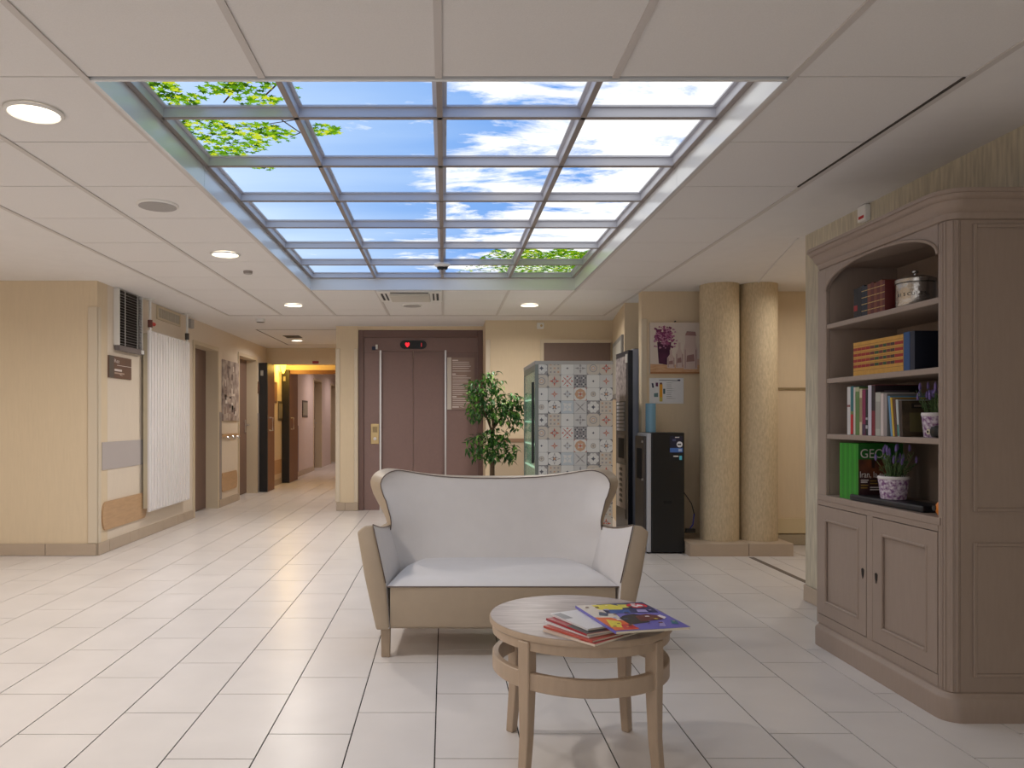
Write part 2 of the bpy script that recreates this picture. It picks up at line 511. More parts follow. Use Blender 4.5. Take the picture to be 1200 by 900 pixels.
# fire door lobby: two headers, near-black end boxes, open leaves
HEADC = CREAM
struct(B(XL, -1.336, 12.30, 12.42, 2.012, T).build('wall_lobby_header', HEADC), 'cream wall above the first pair of corridor fire doors')
struct(B(XL, -1.336, 13.60, 13.72, 2.0, T).build('wall_lobby_inner_header', HEADC), 'yellow lit wall above the second pair of corridor fire doors')
FIRE = mat('fire_door_brown', (126, 86, 62), .5, noise=0.1, scale=10, stretch=(4, 4, .5))
BLK = mat('dark_anthracite_post', (30, 27, 27), .5)  # near-black box at the near end of each leaf
def fire_leaf(n, x, y0, y1, hinge, label):
    d = MB().box(x - 0.13, x, y0, y0 + 0.05, 0.005, 2.0, 1).box(x - 0.042, x, y0 + 0.05, y1, 0.005, 2.0).build('door_%d' % n, [FIRE, BLK])
    struct(d, label)
    MB().tube([(x + 0.001, y0 + 0.16, 0.95), (x + 0.05, y0 + 0.16, 0.95), (x + 0.05, y0 + 0.16, 1.15), (x + 0.001, y0 + 0.16, 1.15)], 0.012).build('door_handle', STEEL, d)
    MB().box(x - 0.10, x - 0.06, y0 - 0.02, y0 - 0.001, 1.80, 1.88).build('door_closer', mat('closer_grey', (150, 144, 134), .5), d)
    return d
fire_leaf(5, -2.742, 11.78, 12.28, 0, 'brown fire door leaf folded open at the first lobby opening')
fire_leaf(6, -2.745, 13.45, 14.25, 0, 'brown fire door leaf folded open at the second lobby opening')
struct(B(XL + 0.001, -1.337, 13.55, 13.6, 1.93, 2.0).build('trim_6', FIRE), 'brown door head across the second lobby opening')

# ------------------------------------------------------------------ ceiling
XG = [-2.40, -1.805, -1.21, -0.615, -0.02, 0.575, 1.17, 1.765]
YR = [2.563 + 0.603 * k for k in range(-3, 10)]
YR.append(8.47)
c = MB()
c.box(-5.6, XG[0] - .012, -3.6, 21.2, CEIL, CEIL + 0.05)
c.box(XG[-1] + .012, 3.8, -3.6, 10.0, CEIL, CEIL + 0.05)
c.box(XG[0] - .012, XG[-1] + .012, 8.47, 21.2, CEIL, CEIL + 0.05)
c.box(XG[0] - .012, XG[-1] + .012, -3.6, YR[0], CEIL, CEIL + 0.05)
ceiling = struct(c.build('ceiling', PLASTER), 'suspended ceiling of square pale tiles with plaster borders')
v = MB().box(-5.6, 3.8, -3.6, 21.2, 2.62, 2.7)
v.build('ceiling_void', SHADOWGAP, ceiling)
tme = {}
for i in range(7):
    for j in range(len(YR) - 1):
        if 2 <= i <= 5 and 3 <= j <= 9:
            continue
        if i == 3 and j == 10:
            continue
        x0, x1, y0, y1 = XG[i], XG[i + 1], YR[j], YR[j + 1]
        key = (round(x1 - x0, 3), round(y1 - y0, 3))
        cx, cy = (x0 + x1) / 2, (y0 + y1) / 2
        if key not in tme:
            hx, hy = (x1 - x0) / 2 - 0.001, (y1 - y0) / 2 - 0.003
            o = MB().add([(-hx, -hy, CEIL + 0.006), (hx, -hy, CEIL + 0.006), (hx, hy, CEIL + 0.006), (-hx, hy, CEIL + 0.006),
                          (-hx, -hy, CEIL + 0.022), (hx, -hy, CEIL + 0.022), (hx, hy, CEIL + 0.022), (-hx, hy, CEIL + 0.022)],
                         [(0, 3, 2, 1), (4, 5, 6, 7), (0, 1, 5, 4), (1, 2, 6, 5), (2, 3, 7, 6), (3, 0, 4, 7)]).build('ceiling_tile', TILEC, ceiling)
            tme[key] = o.data
        else:
            o = bpy.data.objects.new('ceiling_tile', tme[key])
            COL.objects.link(o)
            o.parent = ceiling
        o.location = (cx, cy, 0)
for i, x in enumerate(XG):
    spans = [(YR[0], YR[-1])] if i in (0, 1, 2, 6, 7) else [(YR[0], YR[3]), (YR[10], YR[-1])]
    for a, b in spans:
        B(x - 0.012, x + 0.012, a, b, CEIL, CEIL + 0.0055).build('grid_runner', TBAR, ceiling)
B(XG[0], XG[-1], YR[-1] - 0.012, YR[-1] - 0.0005, CEIL - 0.001, CEIL + 0.0055).build('grid_runner', TBAR, ceiling)
B(XG[-1] - .021, XG[-1] - .0125, YR[3], YR[5], CEIL + .001, CEIL + .0055).build('tile_gap', SHADOWGAP, ceiling)  # dark strip imitating the shade in an open tile joint
# cover strip on the plaster near the columns
struct(MB().obox((2.47, 5.75, CEIL - 0.003), (0.25, 1, 0), (1, -0.25, 0), (0, 0, 1), 1.9, 0.012, 0.004).build('trim_7', PLASTER), 'thin cover strip on the ceiling near the columns')

# ------------------------------------------------------------------ the backlit skylight
SK0, SK1, SY0, SY1 = XG[2], XG[6], YR[3], YR[10]
ZB, ZP = CAM_H + 1.25, CAM_H + 1.30
sky = thing('skylight', ((SK0 + SK1) / 2, (SY0 + SY1) / 2, CEIL), 'large backlit ceiling panel grid showing blue sky, clouds and green leaves', 'skylight')
RV = mat('white_glossy_reveal', (226, 228, 230), 0.22, metal=0.1)
e = 0.012
ym = YR[5] + 0.0
for a, b in ((SY0 + e, ym - 0.002), (ym + 0.002, SY1 - e)):
    B(SK0 + 0.008, SK0 + 0.022, a, b, CEIL - 0.001, ZP).build('reveal_panel', RV, sky)
    B(SK1 - 0.022, SK1 - 0.008, a, b, CEIL - 0.001, ZP).build('reveal_panel', RV, sky)
B(SK0 + 0.022, SK1 - 0.022, SY1 - 0.022, SY1 - 0.008, CEIL - 0.001, ZP).build('reveal_panel', RV, sky)
B(SK0 + 0.022, SK1 - 0.022, SY0 + 0.008, SY0 + 0.022, CEIL - 0.001, ZP).build('reveal_panel', RV, sky)
bw = 0.013
xs = [SK0 + 0.022 + bw] + [XG[3], XG[4], XG[5]] + [SK1 - 0.022 - bw]
ys = [SY0 + 0.022 + bw] + YR[4:10] + [SY1 - 0.022 - bw]
for x in xs:
    B(x - bw, x + bw, ys[0] - bw, ys[-1] + bw, ZB, ZP).build('long_bar', SKYBEAM, sky)
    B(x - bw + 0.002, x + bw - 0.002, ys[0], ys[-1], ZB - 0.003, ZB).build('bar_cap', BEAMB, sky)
    B(x - .029, x + .029, ys[0] - bw, ys[-1] + bw, ZP - .012, ZP - .0045).build('bar_flange', SKYBEAM, sky)
for y in ys:
    for i in range(4):
        B(xs[i] + bw, xs[i + 1] - bw, y - bw, y + bw, ZB, ZP).build('cross_bar', SKYBEAM, sky)
        B(xs[i] + .0292, xs[i + 1] - .0292, y - .026, y + .026, ZP - .012, ZP - .0045).build('bar_flange', SKYBEAM, sky)
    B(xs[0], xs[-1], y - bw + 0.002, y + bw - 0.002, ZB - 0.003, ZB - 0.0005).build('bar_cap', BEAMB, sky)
for i in range(4):
    for j in range(7):
        B(xs[i] + bw, xs[i + 1] - bw, ys[j] + bw, ys[j + 1] - bw, ZP - 0.003, ZP).build('pane', M_SKY, sky)
MB().box(SK0 - 0.02, SK1 + 0.02, SY0 - 0.02, SY1 + 0.02, ZP + 0.01, ZP + 0.03).build('light_box', WHITE, sky)
# printed foliage on the panes
LC = [emit('print_leaf_lime', (205, 220, 50), .82), emit('print_leaf_green', (128, 180, 28), .8), emit('print_leaf_mid', (92, 146, 22), .75), emit('print_leaf_dark', (52, 92, 18), .7), emit('print_twig', (80, 60, 40), 0.5)]
rng = random.Random(3)
lf = MB()
def leaf(x, y, s, mi, z):
    a = rng.random() * 2 * PI
    prof = [(0, 1.0), (36, .42), (62, .86), (92, .36), (128, .7), (160, .25), (180, .1), (200, .25), (232, .7), (268, .36), (298, .86), (324, .42)]
    sq = rng.uniform(.6, 1)
    P = []
    for d, r in prof:
        t = math.radians(d)
        px, py = r * math.sin(t) * s * sq, r * math.cos(t) * s
        P.append((x + px * math.cos(a) - py * math.sin(a), y + px * math.sin(a) + py * math.cos(a), z))
    lf.add([(x, y, z)] + P, [(0, 1 + i, 1 + (i + 1) % 12) for i in range(12)], mi)
def inside(x, y):
    return xs[0] - 0.0 < x < xs[-1] and ys[0] < y < ys[-1]
zl = ZP - 0.004
# near left tree: clumps hanging from twigs (pixel, half sizes) placed on the plane of the panes
for (px, py, rx, ry, n) in ((180, 104, 34, 12, 60), (215, 116, 26, 8, 34), (258, 102, 26, 8, 24), (290, 100, 36, 7, 34), (300, 115, 34, 8, 30), (165, 98, 16, 6, 18), (235, 150, 36, 12, 90), (270, 168, 44, 14, 110), (250, 178, 34, 8, 60), (300, 150, 30, 7, 36), (325, 158, 22, 8, 36), (345, 108, 8, 7, 12), (380, 152, 20, 7, 34), (310, 196, 16, 3, 12)):
    for k in range(int(n * 1.55)):
        a, r = rng.random() * 2 * PI, math.sqrt(rng.random())
        u, vv = px + rx * r * math.cos(a), py + ry * r * math.sin(a)
        Y = F_PX * 1.298 / (CY - vv)
        X = (u - CX) / F_PX * Y
        if inside(X, Y):
            leaf(X, Y, rng.uniform(.018, .037), rng.choice([0, 0, 1, 1, 1, 2, 2, 2, 3, 3]), zl - rng.random() * 0.001)
for pts in (((285, 93), (272, 108), (262, 120)), ((330, 93), (310, 112), (322, 122)), ((345, 140), (300, 147), (255, 150)), ((330, 140), (352, 155), (340, 160))):
    q = []
    for u, vv in pts:
        Y = F_PX * 1.298 / (CY - vv)
        q.append(((u - CX) / F_PX * Y, Y))
    for (x0, y0), (x1, y1) in zip(q, q[1:]):
        d = Vector((x1 - x0, y1 - y0)).normalized() * 0.004
        lf.add([(x0 - d.y, y0 + d.x, zl), (x0 + d.y, y0 - d.x, zl), (x1 + d.y, y1 - d.x, zl), (x1 - d.y, y1 + d.x, zl)], [(0, 1, 2, 3)], 4)
# far right tree top: small dense leaves
for k in range(4200):
    u = 525 + 170 * rng.random() ** 0.55
    vv = rng.uniform(289, 325)
    lim = 322 - max(0, (u - 530)) * 0.6 if u < 578 else 292 + 3 * math.sin(u * .15)
    if vv < lim or (u < 585 and rng.random() < .45):
        continue
    Y = F_PX * 1.298 / (CY - vv)
    X = (u - CX) / F_PX * Y
    if inside(X, Y) and X < xs[-1] - .02:
        leaf(X, Y, rng.uniform(.02, .036), rng.choice([0, 1, 1, 2, 2, 2, 3, 3, 3]), zl - rng.random() * 0.001)
tag(lf.build('printed_foliage', LC, sky), kind='stuff')

# ------------------------------------------------------------------ ceiling fittings
WARM = (1.0, 0.93, 0.86)
def downlight(x, y, label, power=15, r=0.1, group=None, col=WARM):
    t = thing('downlight', (x, y, CEIL), label, 'ceiling light', 'round recessed ceiling downlights')
    MB().lathe([(r * .86, -0.001), (r * .9, -0.008), (r * 1.0, -0.006), (r * 1.04, 0.0), (r * .86, 0.004)], (x, y, CEIL), 32, cap=False).build('trim_ring', WHITE, t, smooth=True)
    MB().lathe([(0.0001, -0.002), (r * .86, -0.002), (r * .86, 0.003)], (x, y, CEIL), 32).build('diffuser', emit('downlight_diffuser', (255, 240, 215), 5.0), t)
    area('downlight_lamp', (x, y, CEIL - 0.011), (0, 0, 0), r * 1.5, r * 1.5, power, col, 'DISK', math.radians(165))
downlight(-1.534, 2.848, 'large glowing round downlight nearest the camera at the left of the skylight')
downlight(-1.525, 5.30, 'glowing round downlight halfway along the left of the skylight')
downlight(-1.52, 7.66, 'small glowing downlight beyond the far left skylight corner')
downlight(0.854, 7.66, 'glowing round downlight above the tiled cabinet, right of the air unit')
downlight(-2.15, 11.1, 'downlight in the corridor ceiling hatch', 10, 0.09)
for x, y, lb in ((-1.5, 0.2, 'beside the photographer'), (-4.2, 1.5, 'over the near left of the lounge'), (-4.2, 4.2, 'over the far left of the lounge')):  # unseen downlights added to fill the near room
    downlight(x, y, 'round downlight out of view ' + lb, 14)
downlight(3.05, 5.8, 'round downlight out of view in the right hand passage', 6)  # unseen lamp put in to brighten the columns and passage
def disc_fitting(name, x, y, r, label, cat, m1, m2, h=0.012, z=CEIL):
    t = thing(name, (x, y, z), label, cat)
    MB().lathe([(0.0001, -h), (r * .92, -h), (r * .95, -h + .002), (r, -h * .4), (r, 0)], (x, y, z), 32).build('rim', m1, t, smooth=True)
    MB().lathe([(0.0001, -h - .002), (r * .9, -h - .002), (r * .9, -h)], (x, y, z), 32).build('grille', m2, t)
    return t
GRL = mat('grey_speaker_mesh', (176, 172, 170), .6, noise=.25, scale=900)
disc_fitting('ceiling_speaker', -1.54, 4.09, 0.108, 'round grey ceiling speaker grille between two left downlights', 'speaker', WHITE, GRL, z=CEIL + .006)
disc_fitting('ceiling_speaker', -0.327, 7.69, 0.1, 'round grey ceiling speaker beyond the air conditioning unit', 'speaker', WHITE, GRL, z=CEIL + .006)
disc_fitting('smoke_detector', -2.1, 8.7, 0.05, 'white smoke detector on the ceiling near the corridor', 'smoke detector', WHITE, mat('dark_grey', (70, 68, 68), .5), 0.04)
disc_fitting('sprinkler', -1.53, 5.93, 0.035, 'tiny ceiling sensor beyond the middle left downlight', 'sensor', mat('greyish', (150, 140, 135), .5), GRL, 0.02, CEIL + .006)
# air conditioning cassette
t = thing('air_conditioner', (-0.317, 7.085, CEIL), 'white ceiling air conditioning cassette at the far end of the skylight', 'air conditioner')
x0, x1, y0, y1 = -0.61, -0.025, 6.79, 7.38
MB().box(x0, x1, y0, y1, CEIL - 0.012, CEIL + 0.02).build('frame', WHITE, t, bevel=0.004)
MB().box(x0 + .11, x1 - .11, y0 + .11, y1 - .11, CEIL - 0.03, CEIL - 0.0121).build('intake_panel', mat('pale_plastic', (205, 200, 190), .5), t, bevel=0.004)
for a in ((x0 + .03, x0 + .05, y0 + .1, y1 - .1), (x0 + .07, x0 + .085, y0 + .1, y1 - .1), (x1 - .05, x1 - .03, y0 + .1, y1 - .1), (x1 - .085, x1 - .07, y0 + .1, y1 - .1), (x0 + .12, x1 - .12, y0 + .035, y0 + .08), (x0 + .12, x1 - .12, y1 - .08, y1 - .045)):
    B(a[0], a[1], a[2], a[3], CEIL - 0.0135, CEIL - 0.0121).build('air_slot', mat('slot_dark', (40, 40, 42), .6), t)
# little camera on the skylight cross
x, y, z = XG[4], 6.12, ZB - 0.003
t = thing('ceiling_sensor', (x, y, z), 'small white and black sensor hung on the skylight centre bar', 'sensor')
MB().lathe([(.0001, -.025), (.05, -.025), (.065, -.012), (.065, 0)], (x, y, z), 20).build('body', WHITE, t, smooth=True)
for dx in (-.025, 0, .03):
    MB().lathe([(.0001, -.05), (.014, -.045), (.017, -.025)], (x + dx, y, z), 10).build('lens', BLACK, t)
# corridor hatch
t = thing('ceiling_hatch', (-2.1, 10.4, CEIL), 'ceiling access hatch outlined in dark in front of the fire doors', 'hatch')
MB().box(-2.42, -1.35, 9.75, 9.765, CEIL - .002, CEIL).box(-2.42, -2.405, 9.765, 11.75, CEIL - .002, CEIL).box(-1.365, -1.35, 9.765, 11.75, CEIL - .002, CEIL).box(-2.42, -1.35, 11.735, 11.75, CEIL - .002, CEIL).build('gap_frame', mat('hatch_gap', (90, 78, 68), .8), t)
B(-2.22, -2.0, 10.45, 10.75, CEIL - .004, CEIL).build('black_vent', BLACK, t)
# ------------------------------------------------------------------ lift
LY = 9.43
lift = thing('lift', (-0.296, LY, 0), 'mauve brown lift with closed double doors and digital floor display', 'lift')
def px_box(x0, x1, y0, y1, Y, t, zmin=None):
    a, b = at(x0, y0, Y), at(x1, y1, Y)
    return B(a[0], b[0], Y - t, Y, max(b[2], 0 if zmin is None else zmin), a[2])
fx0, fx1, fz = -1.066, 0.474, 2.23
MB().box(fx0, fx0 + .062, LY, LY + .1, 0, fz).box(fx1 - .062, fx1, LY, LY + .1, 0, fz).box(fx0 + .062, fx1 - .062, LY, LY + .1, fz - .09, fz).build('outer_frame', LIFTF, lift, bevel=.004, seg=1)
dx0, dx1, dz = at(447, 411, LY + .04)[0], at(521, 411, LY + .04)[0], at(447, 411, LY + .04)[2]
MB().box(fx0 + .062, dx0 - .012, LY + .03, LY + .1, 0, fz - .09).box(dx1 + .012, fx1 - .062, LY + .03, LY + .1, 0, fz - .09).box(dx0 - .012, dx1 + .012, LY + .03, LY + .1, dz, fz - .09).build('surround_panel', LIFTM, lift)
B(dx0, (dx0 + dx1) / 2 - .002, LY + .07, LY + .1, 0.004, dz).build('door_leaf', LIFTM, lift)
B((dx0 + dx1) / 2 + .002, dx1, LY + .075, LY + .1, 0.004, dz).build('door_leaf', LIFTM, lift)
B(dx0 - .022, dx0, LY + .02, LY + .07, 0.0, dz + .004).build('steel_strip', STEEL, lift)
B(dx1, dx1 + .022, LY + .02, LY + .07, 0.0, dz + .004).build('steel_strip', STEEL, lift)
for z in (1.95,):
    B(fx0 + .064, dx0 - .025, LY + .027, LY + .031, z, z + .004).build('panel_joint', LIFTF, lift)
    B(dx1 + .025, fx1 - .064, LY + .027, LY + .031, z, z + .004).build('panel_joint', LIFTF, lift)
# floor display
t = thing('floor_display', (at(484, 404, LY)[0], LY + .03, at(484, 404, LY)[2]), 'black pill shaped floor display with red symbols above the lift doors', 'display')
c0 = at(484.5, 404, LY + .03)
hw, hh = .165, .052
pts = [(hw * 1.0 - hh + hh * math.cos(a), hh * math.sin(a)) for a in [(-PI / 2 + PI * i / 8) for i in range(9)]] + [(-hw + hh + hh * math.cos(a), hh * math.sin(a)) for a in [(PI / 2 + PI * i / 8) for i in range(9)]]
MB().plate((c0[0], LY + .0299, c0[2]), (1, 0, 0), (0, 0, 1), pts, .012).build('housing', BLACK, t)
REDL = emit('red_display', (255, 40, 48), 1.6)
hx = c0[0] - .075
MB().plate((hx, LY + .017, c0[2]), (1, 0, 0), (0, 0, 1), [(0, -.034), (.024, -.005), (.027, .014), (.016, .028), (0, .018), (-.016, .028), (-.027, .014), (-.024, -.005)]).build('down_symbol', REDL, t)
text('lettering', '1', .07, (c0[0] + .082, LY + .017, c0[2] - .026), (1, 0, 0), (0, 0, 1), emit('red_display_dim', (220, 40, 50), .7), t)
# call plate
c0 = at(439.5, 508.5, LY + .03)
t = thing('call_plate', (c0[0], LY + .03, c0[2]), 'small brass call button plate left of the lift doors', 'call button')
MB().box(c0[0] - .052, c0[0] + .052, LY + .018, LY + .0295, c0[2] - .125, c0[2] + .125).build('plate', BRASS, t, bevel=.006)
MB().lathe([(.02, 0), (.02, -.008), (.0001, -.01)], (c0[0], LY + .018, c0[2] - .06), 14, axis='y').build('button', STEEL, t)
MB().box(c0[0] - .03, c0[0] + .03, LY + .0165, LY + .018, c0[2] + .02, c0[2] + .09).build('inset', mat('brass_dark', (150, 130, 95), .4, metal=.6), t)
# sensor
c0 = at(439.5, 407.5, LY + .03)
t = thing('door_sensor', (c0[0], LY + .03, c0[2]), 'small blue black and white sensor at the upper left of the lift', 'sensor')
MB().box(c0[0] - .035, c0[0] + .01, LY - .02, LY + .0295, c0[2] - .03, c0[2] + .01).build('body', mat('navy_plastic', (35, 42, 70), .4), t, bevel=.004)
MB().box(c0[0] + .0105, c0[0] + .035, LY - .01, LY + .0295, c0[2] - .02, c0[2] + .035).build('bracket', WHITE, t)
# directory sign: text lines too small to read in the photo are thin white rules
a, b = at(524, 419, LY + .03), at(556, 480, LY + .03)
t = thing('directory_sign', (a[0], LY + .03, b[2]), 'mauve floor directory sign with white text lines right of the lift doors', 'sign')
B(a[0], b[0], LY + .014, LY + .0295, b[2], a[2]).build('panel', SIGNP, t)
B(a[0], a[0] + .052, LY + .008, LY + .0139, b[2], a[2]).build('steel_strip', mat('pale_strip', (200, 190, 180), .4), t)
WT = mat('white_print', (225, 215, 210), .6)
rg = random.Random(5)
z = a[2] - .03
i = 0
ln = MB()
while z > b[2] + .03:
    if i in (0, 6, 17, 22):
        ln.box(a[0] + .065, a[0] + .065 + .04 + .05 * rg.random(), LY + .0132, LY + .0139, z - .012, z)
    else:
        ln.box(a[0] + .068, a[0] + .09 + rg.uniform(.1, .21), LY + .0132, LY + .0139, z - .006, z)
    z -= .0255 if i not in (4, 5) else .034
    i += 1
tag(ln.build('print_lines', WT, t), kind='stuff')
MB().plate((a[0] + .15, LY + .0135, b[2] + .03), (1, 0, 0), (0, 0, 1), [(0, .012), (.03, .0), (.07, -.006), (.03, .006)]).build('logo', WT, t)
# detectors
c0 = at(633, 382, 8.85)
t = thing('wall_detector', (c0[0], 8.849, c0[2]), 'small white detector on the back wall above the tiled cabinet', 'detector')
MB().box(c0[0] - .04, c0[0] + .04, 8.815, 8.849, c0[2] - .035, c0[2] + .035).build('box', WHITE, t, bevel=.008)
MB().lathe([(.015, 0), (.012, -.01), (.0001, -.012)], (c0[0] + .01, 8.815, c0[2]), 10, axis='y').build('lens', BRASS, t)
c0 = at(1016, 248, 4.07)
t = thing('wall_alarm', (2.254, 4.07, 2.235), 'small white box with red mark on the wall above the bookcase', 'alarm box')
MB().box(2.225, 2.2545, 4.03, 4.11, 2.185, 2.27).build('box', WHITE, t, bevel=.006)
B(2.2235, 2.2249, 4.045, 4.095, 2.2, 2.215).build('red_mark', RED, t)
# brown door behind the tiled cabinet
a, b = at(637, 402, 8.84), at(717, 402, 8.84)
d = B(a[0], b[0] - .02, 8.82, 8.84, 0.906, a[2]).build('door_7', mat('grey_brown_panel', (116, 96, 86), .5, noise=.06, scale=14, stretch=(4, 4, .5)))
struct(d, 'brown door panel behind the tiled cabinet')
MB().box(a[0] - .04, a[0], 8.815, 8.848, .906, a[2] + .04).box(a[0], b[0], 8.815, 8.848, a[2], a[2] + .04).build('door_frame', FRAMEC, d)

# ------------------------------------------------------------------ left wall fittings
def wy(x, X=XL):
    return -X * F_PX / (CX - x)
# louvre unit
X1 = XL + .045
t = thing('louvre_unit', (XL, 6.9, 1.75), 'dark slatted louvre unit in a white frame high on the left wall', 'louvre')
ya, yb = 6.62, 7.15
zb, zt = 1.775, 2.27
MB().box(XL + .001, X1, ya, ya + .025, zb, zt).box(XL + .001, X1, yb - .015, yb, zb, zt).build('side_frame', WHITE, t)
B(XL + .001, XL + .01, ya + .025, yb - .015, zb, zt).build('back_panel', mat('louvre_dark', (38, 34, 34), .7), t)
B(XL + .0105, X1 + .01, ya, yb + .01, zb - .045, zb - .001).build('bottom_rail', mat('grey_rail', (120, 112, 112), .4), t)
for i in range(19):
    z = zb + .02 + i * (zt - zb - .03) / 19
    MB().obox((XL + .03, (ya + yb) / 2 + .005, z), (0, 1, 0), (1, 0, -.3), (.3, 0, 1), yb - ya - .045, .026, .004).build('slat', mat('slat_grey', (132, 126, 126), .4), t)
for y in (ya + .13, yb - .13):
    MB().tube([(X1 + .002, y, zb), (X1 + .002, y, zt)], .003, 6).build('cord', WHITE, t)
B(X1 + .0101, X1 + .016, yb - .07, yb - .01, zb - .04, zb - .005).build('tag', WHITE, t)
# wall sign
t = thing('wall_sign', (XL, 6.72, 1.4), 'small brown sign with white lettering below the louvre unit', 'sign')
ya, yb = wy(126), wy(152.5)
za, zb_ = 1.131 + 75 * ya / F_PX, 1.131 + 49 * ya / F_PX
B(XL + .001, XL + .012, ya, yb, zb_, za).build('panel', SIGNB, t)
B(XL + .0121, XL + .016, ya, ya + .1 * .9, zb_, za).build('grey_strip', mat('sign_strip', (96, 88, 82), .4), t)
text('lettering', 'Rez', .045, (XL + .0135, ya + .1, za - .055), (0, 1, 0), (0, 0, 1), WT, t, sx=1.6)
B(XL + .0121, XL + .013, ya + .16, yb - .003, za - .078, za - .074).build('rule', WT, t)
for q, (l, h, zz) in enumerate(((.15, .018, .11), (.2, .011, .14))):
    B(XL + .0121, XL + .013, ya + .11, ya + .11 + l, za - zz - h, za - zz).build('print_line', WT if q == 0 else mat('pale_print', (190, 165, 150), .6), t)
MB().plate((XL + .013, ya + .2, zb_ + .03), (0, 1, 0), (0, 0, 1), [(0, .012), (.03, 0), (.08, -.006), (.03, .006)]).build('logo', WT, t)
# wall protection
def wall_panel(name, x0, x1, zt, zb, m, label, cat, thick=.006, rounded=False):
    ya, yb = wy(x0), wy(x1)
    if rounded:
        r = (zt - zb) / 2
        pts = []
        for i in range(9):
            a = -PI / 2 + PI * i / 8
            pts.append((yb - ya - .06 + .06 * math.cos(a), r + r * math.sin(a)))
        for i in range(9):
            a = PI / 2 + PI * i / 8
            pts.append((.06 + .06 * math.cos(a), r + r * math.sin(a)))
        mb = MB().plate((XL + .001, ya, zb), (0, 1, 0), (0, 0, 1), pts, thick)
    else:
        mb = B(XL + .001, XL + thick, ya, yb, zb, zt)
    return tag(mb.build(name, m), label, cat)
wall_panel('wall_protection_band', 119, 171, .935, .70, mat('grey_band', (186, 178, 176), .5), 'pale grey protective band on the left wall below the brown sign', 'wall guard')
wall_panel('wood_bumper', 118.5, 170.5, .43, .19, WOODB, 'light wood bumper with rounded ends low on the left wall', 'wall bumper', .014, True)
wall_panel('wood_bumper', 258.5, 277, .43, .19, WOODB, 'light wood bumper below the coat hooks', 'wall bumper', .014, True)
wall_panel('wood_bumper', 319, 329, .43, .19, WOODB, 'wood bumper in the yellow lit lobby', 'wall bumper', .014)
# radiator
t = thing('radiator', (-2.81, 7.78, 0.25), 'tall white ribbed panel radiator standing off the left wall', 'radiator')
y0, y1, z0, z1 = 7.206, 8.347, .25, 1.972
B(-2.812, -2.79, y0, y1, z0, z1).build('panel', RADW, t, bevel=.004)
nr = 15
for i in range(nr):
    y = y0 + .02 + (y1 - y0 - .04) * (i + .5) / nr
    wd = (y1 - y0 - .04) / nr
    MB().plate((-2.7899, y, z0 + .015), (0, 1, 0), (0, 0, 1), [(-wd / 2 + .012, 0), (wd / 2 - .012, 0), (wd / 2 - .012, z1 - z0 - .03), (-wd / 2 + .012, z1 - z0 - .03)], .012).build('rib', RADW, t, bevel=.004)
B(-2.855, -2.8121, y0 + .01, y1 - .01, z0 + .03, z1 - .03).build('rear_panel', mat('radiator_rear', (200, 190, 165), .5), t)
for z in (.36, 1.75):
    for y in (y0 + .2, y1 - .1):
        B(XL + .001, -2.8551, y, y + .06, z, z + .05).build('wall_bracket', WHITE, t)
for y in (y0 + .04, y1 - .06):
    MB().tube([(-2.80, y, z1 - .003), (-2.80, y, CEIL - .012)], .012, 10).build('pipe', WHITE, t, smooth=True)
    MB().lathe([(.05, 0), (.05, .01), (.0001, .011)], (-2.80, y, CEIL - .0115), 16).build('pipe_collar', WHITE, t)
vb = MB().tube([(-2.80, y0 + .04, z1 + .03), (-2.80, y0 + .04, z1 + .1)], .022, 10).build('valve_body', mat('valve_brown', (110, 60, 50), .5), t)
MB().tube([(-2.80, y0 + .05, z1 + .07), (-2.80, y0 + .14, z1 + .07)], .018, 10).build('valve_handle', RED, vb)
MB().tube([(-2.80, y1 - .06, z1 + .02), (-2.80, y1 - .06, z1 + .09)], .022, 10).build('valve_body', mat('valve_dark', (70, 66, 62), .5), t)
# vent grille
t = thing('vent_grille', (XL, 7.9, 2.13), 'white framed ventilation grille above the radiator', 'vent')
ya, yb, zb_, zt = wy(183), wy(210.5), 2.13, 2.268
MB().box(XL + .001, XL + .014, ya, ya + .03, zb_, zt).box(XL + .001, XL + .014, yb - .03, yb, zb_, zt).box(XL + .001, XL + .014, ya + .03, yb - .03, zb_, zb_ + .022).box(XL + .001, XL + .014, ya + .03, yb - .03, zt - .022, zt).build('frame', FRAMEC, t)
B(XL + .001, XL + .004, ya + .03, yb - .03, zb_ + .022, zt - .022).build('mesh', mat('grille_grey', (176, 166, 152), .6), t)
for i in range(16):
    y = ya + .045 + i * (yb - ya - .09) / 15
    B(XL + .0041, XL + .01, y - .006, y + .006, zb_ + .022, zt - .022).build('slat', mat('grille_slat', (198, 188, 172), .5), t)
c0 = at(228, 377, 8.65)
tag(B(XL + .001, XL + .05, 8.5, 8.6, 2.15, 2.25).build('junction_box', mat('grey_box', (170, 165, 160), .5), bevel=.004), 'small grey junction box near the ceiling beside the radiator', 'junction box')
tag(B(XL + .001, XL + .01, 8.47, 8.52, 1.38, 1.62).build('door_plate', SIGNB), 'tiny brown name plate between radiator and first left door', 'sign')
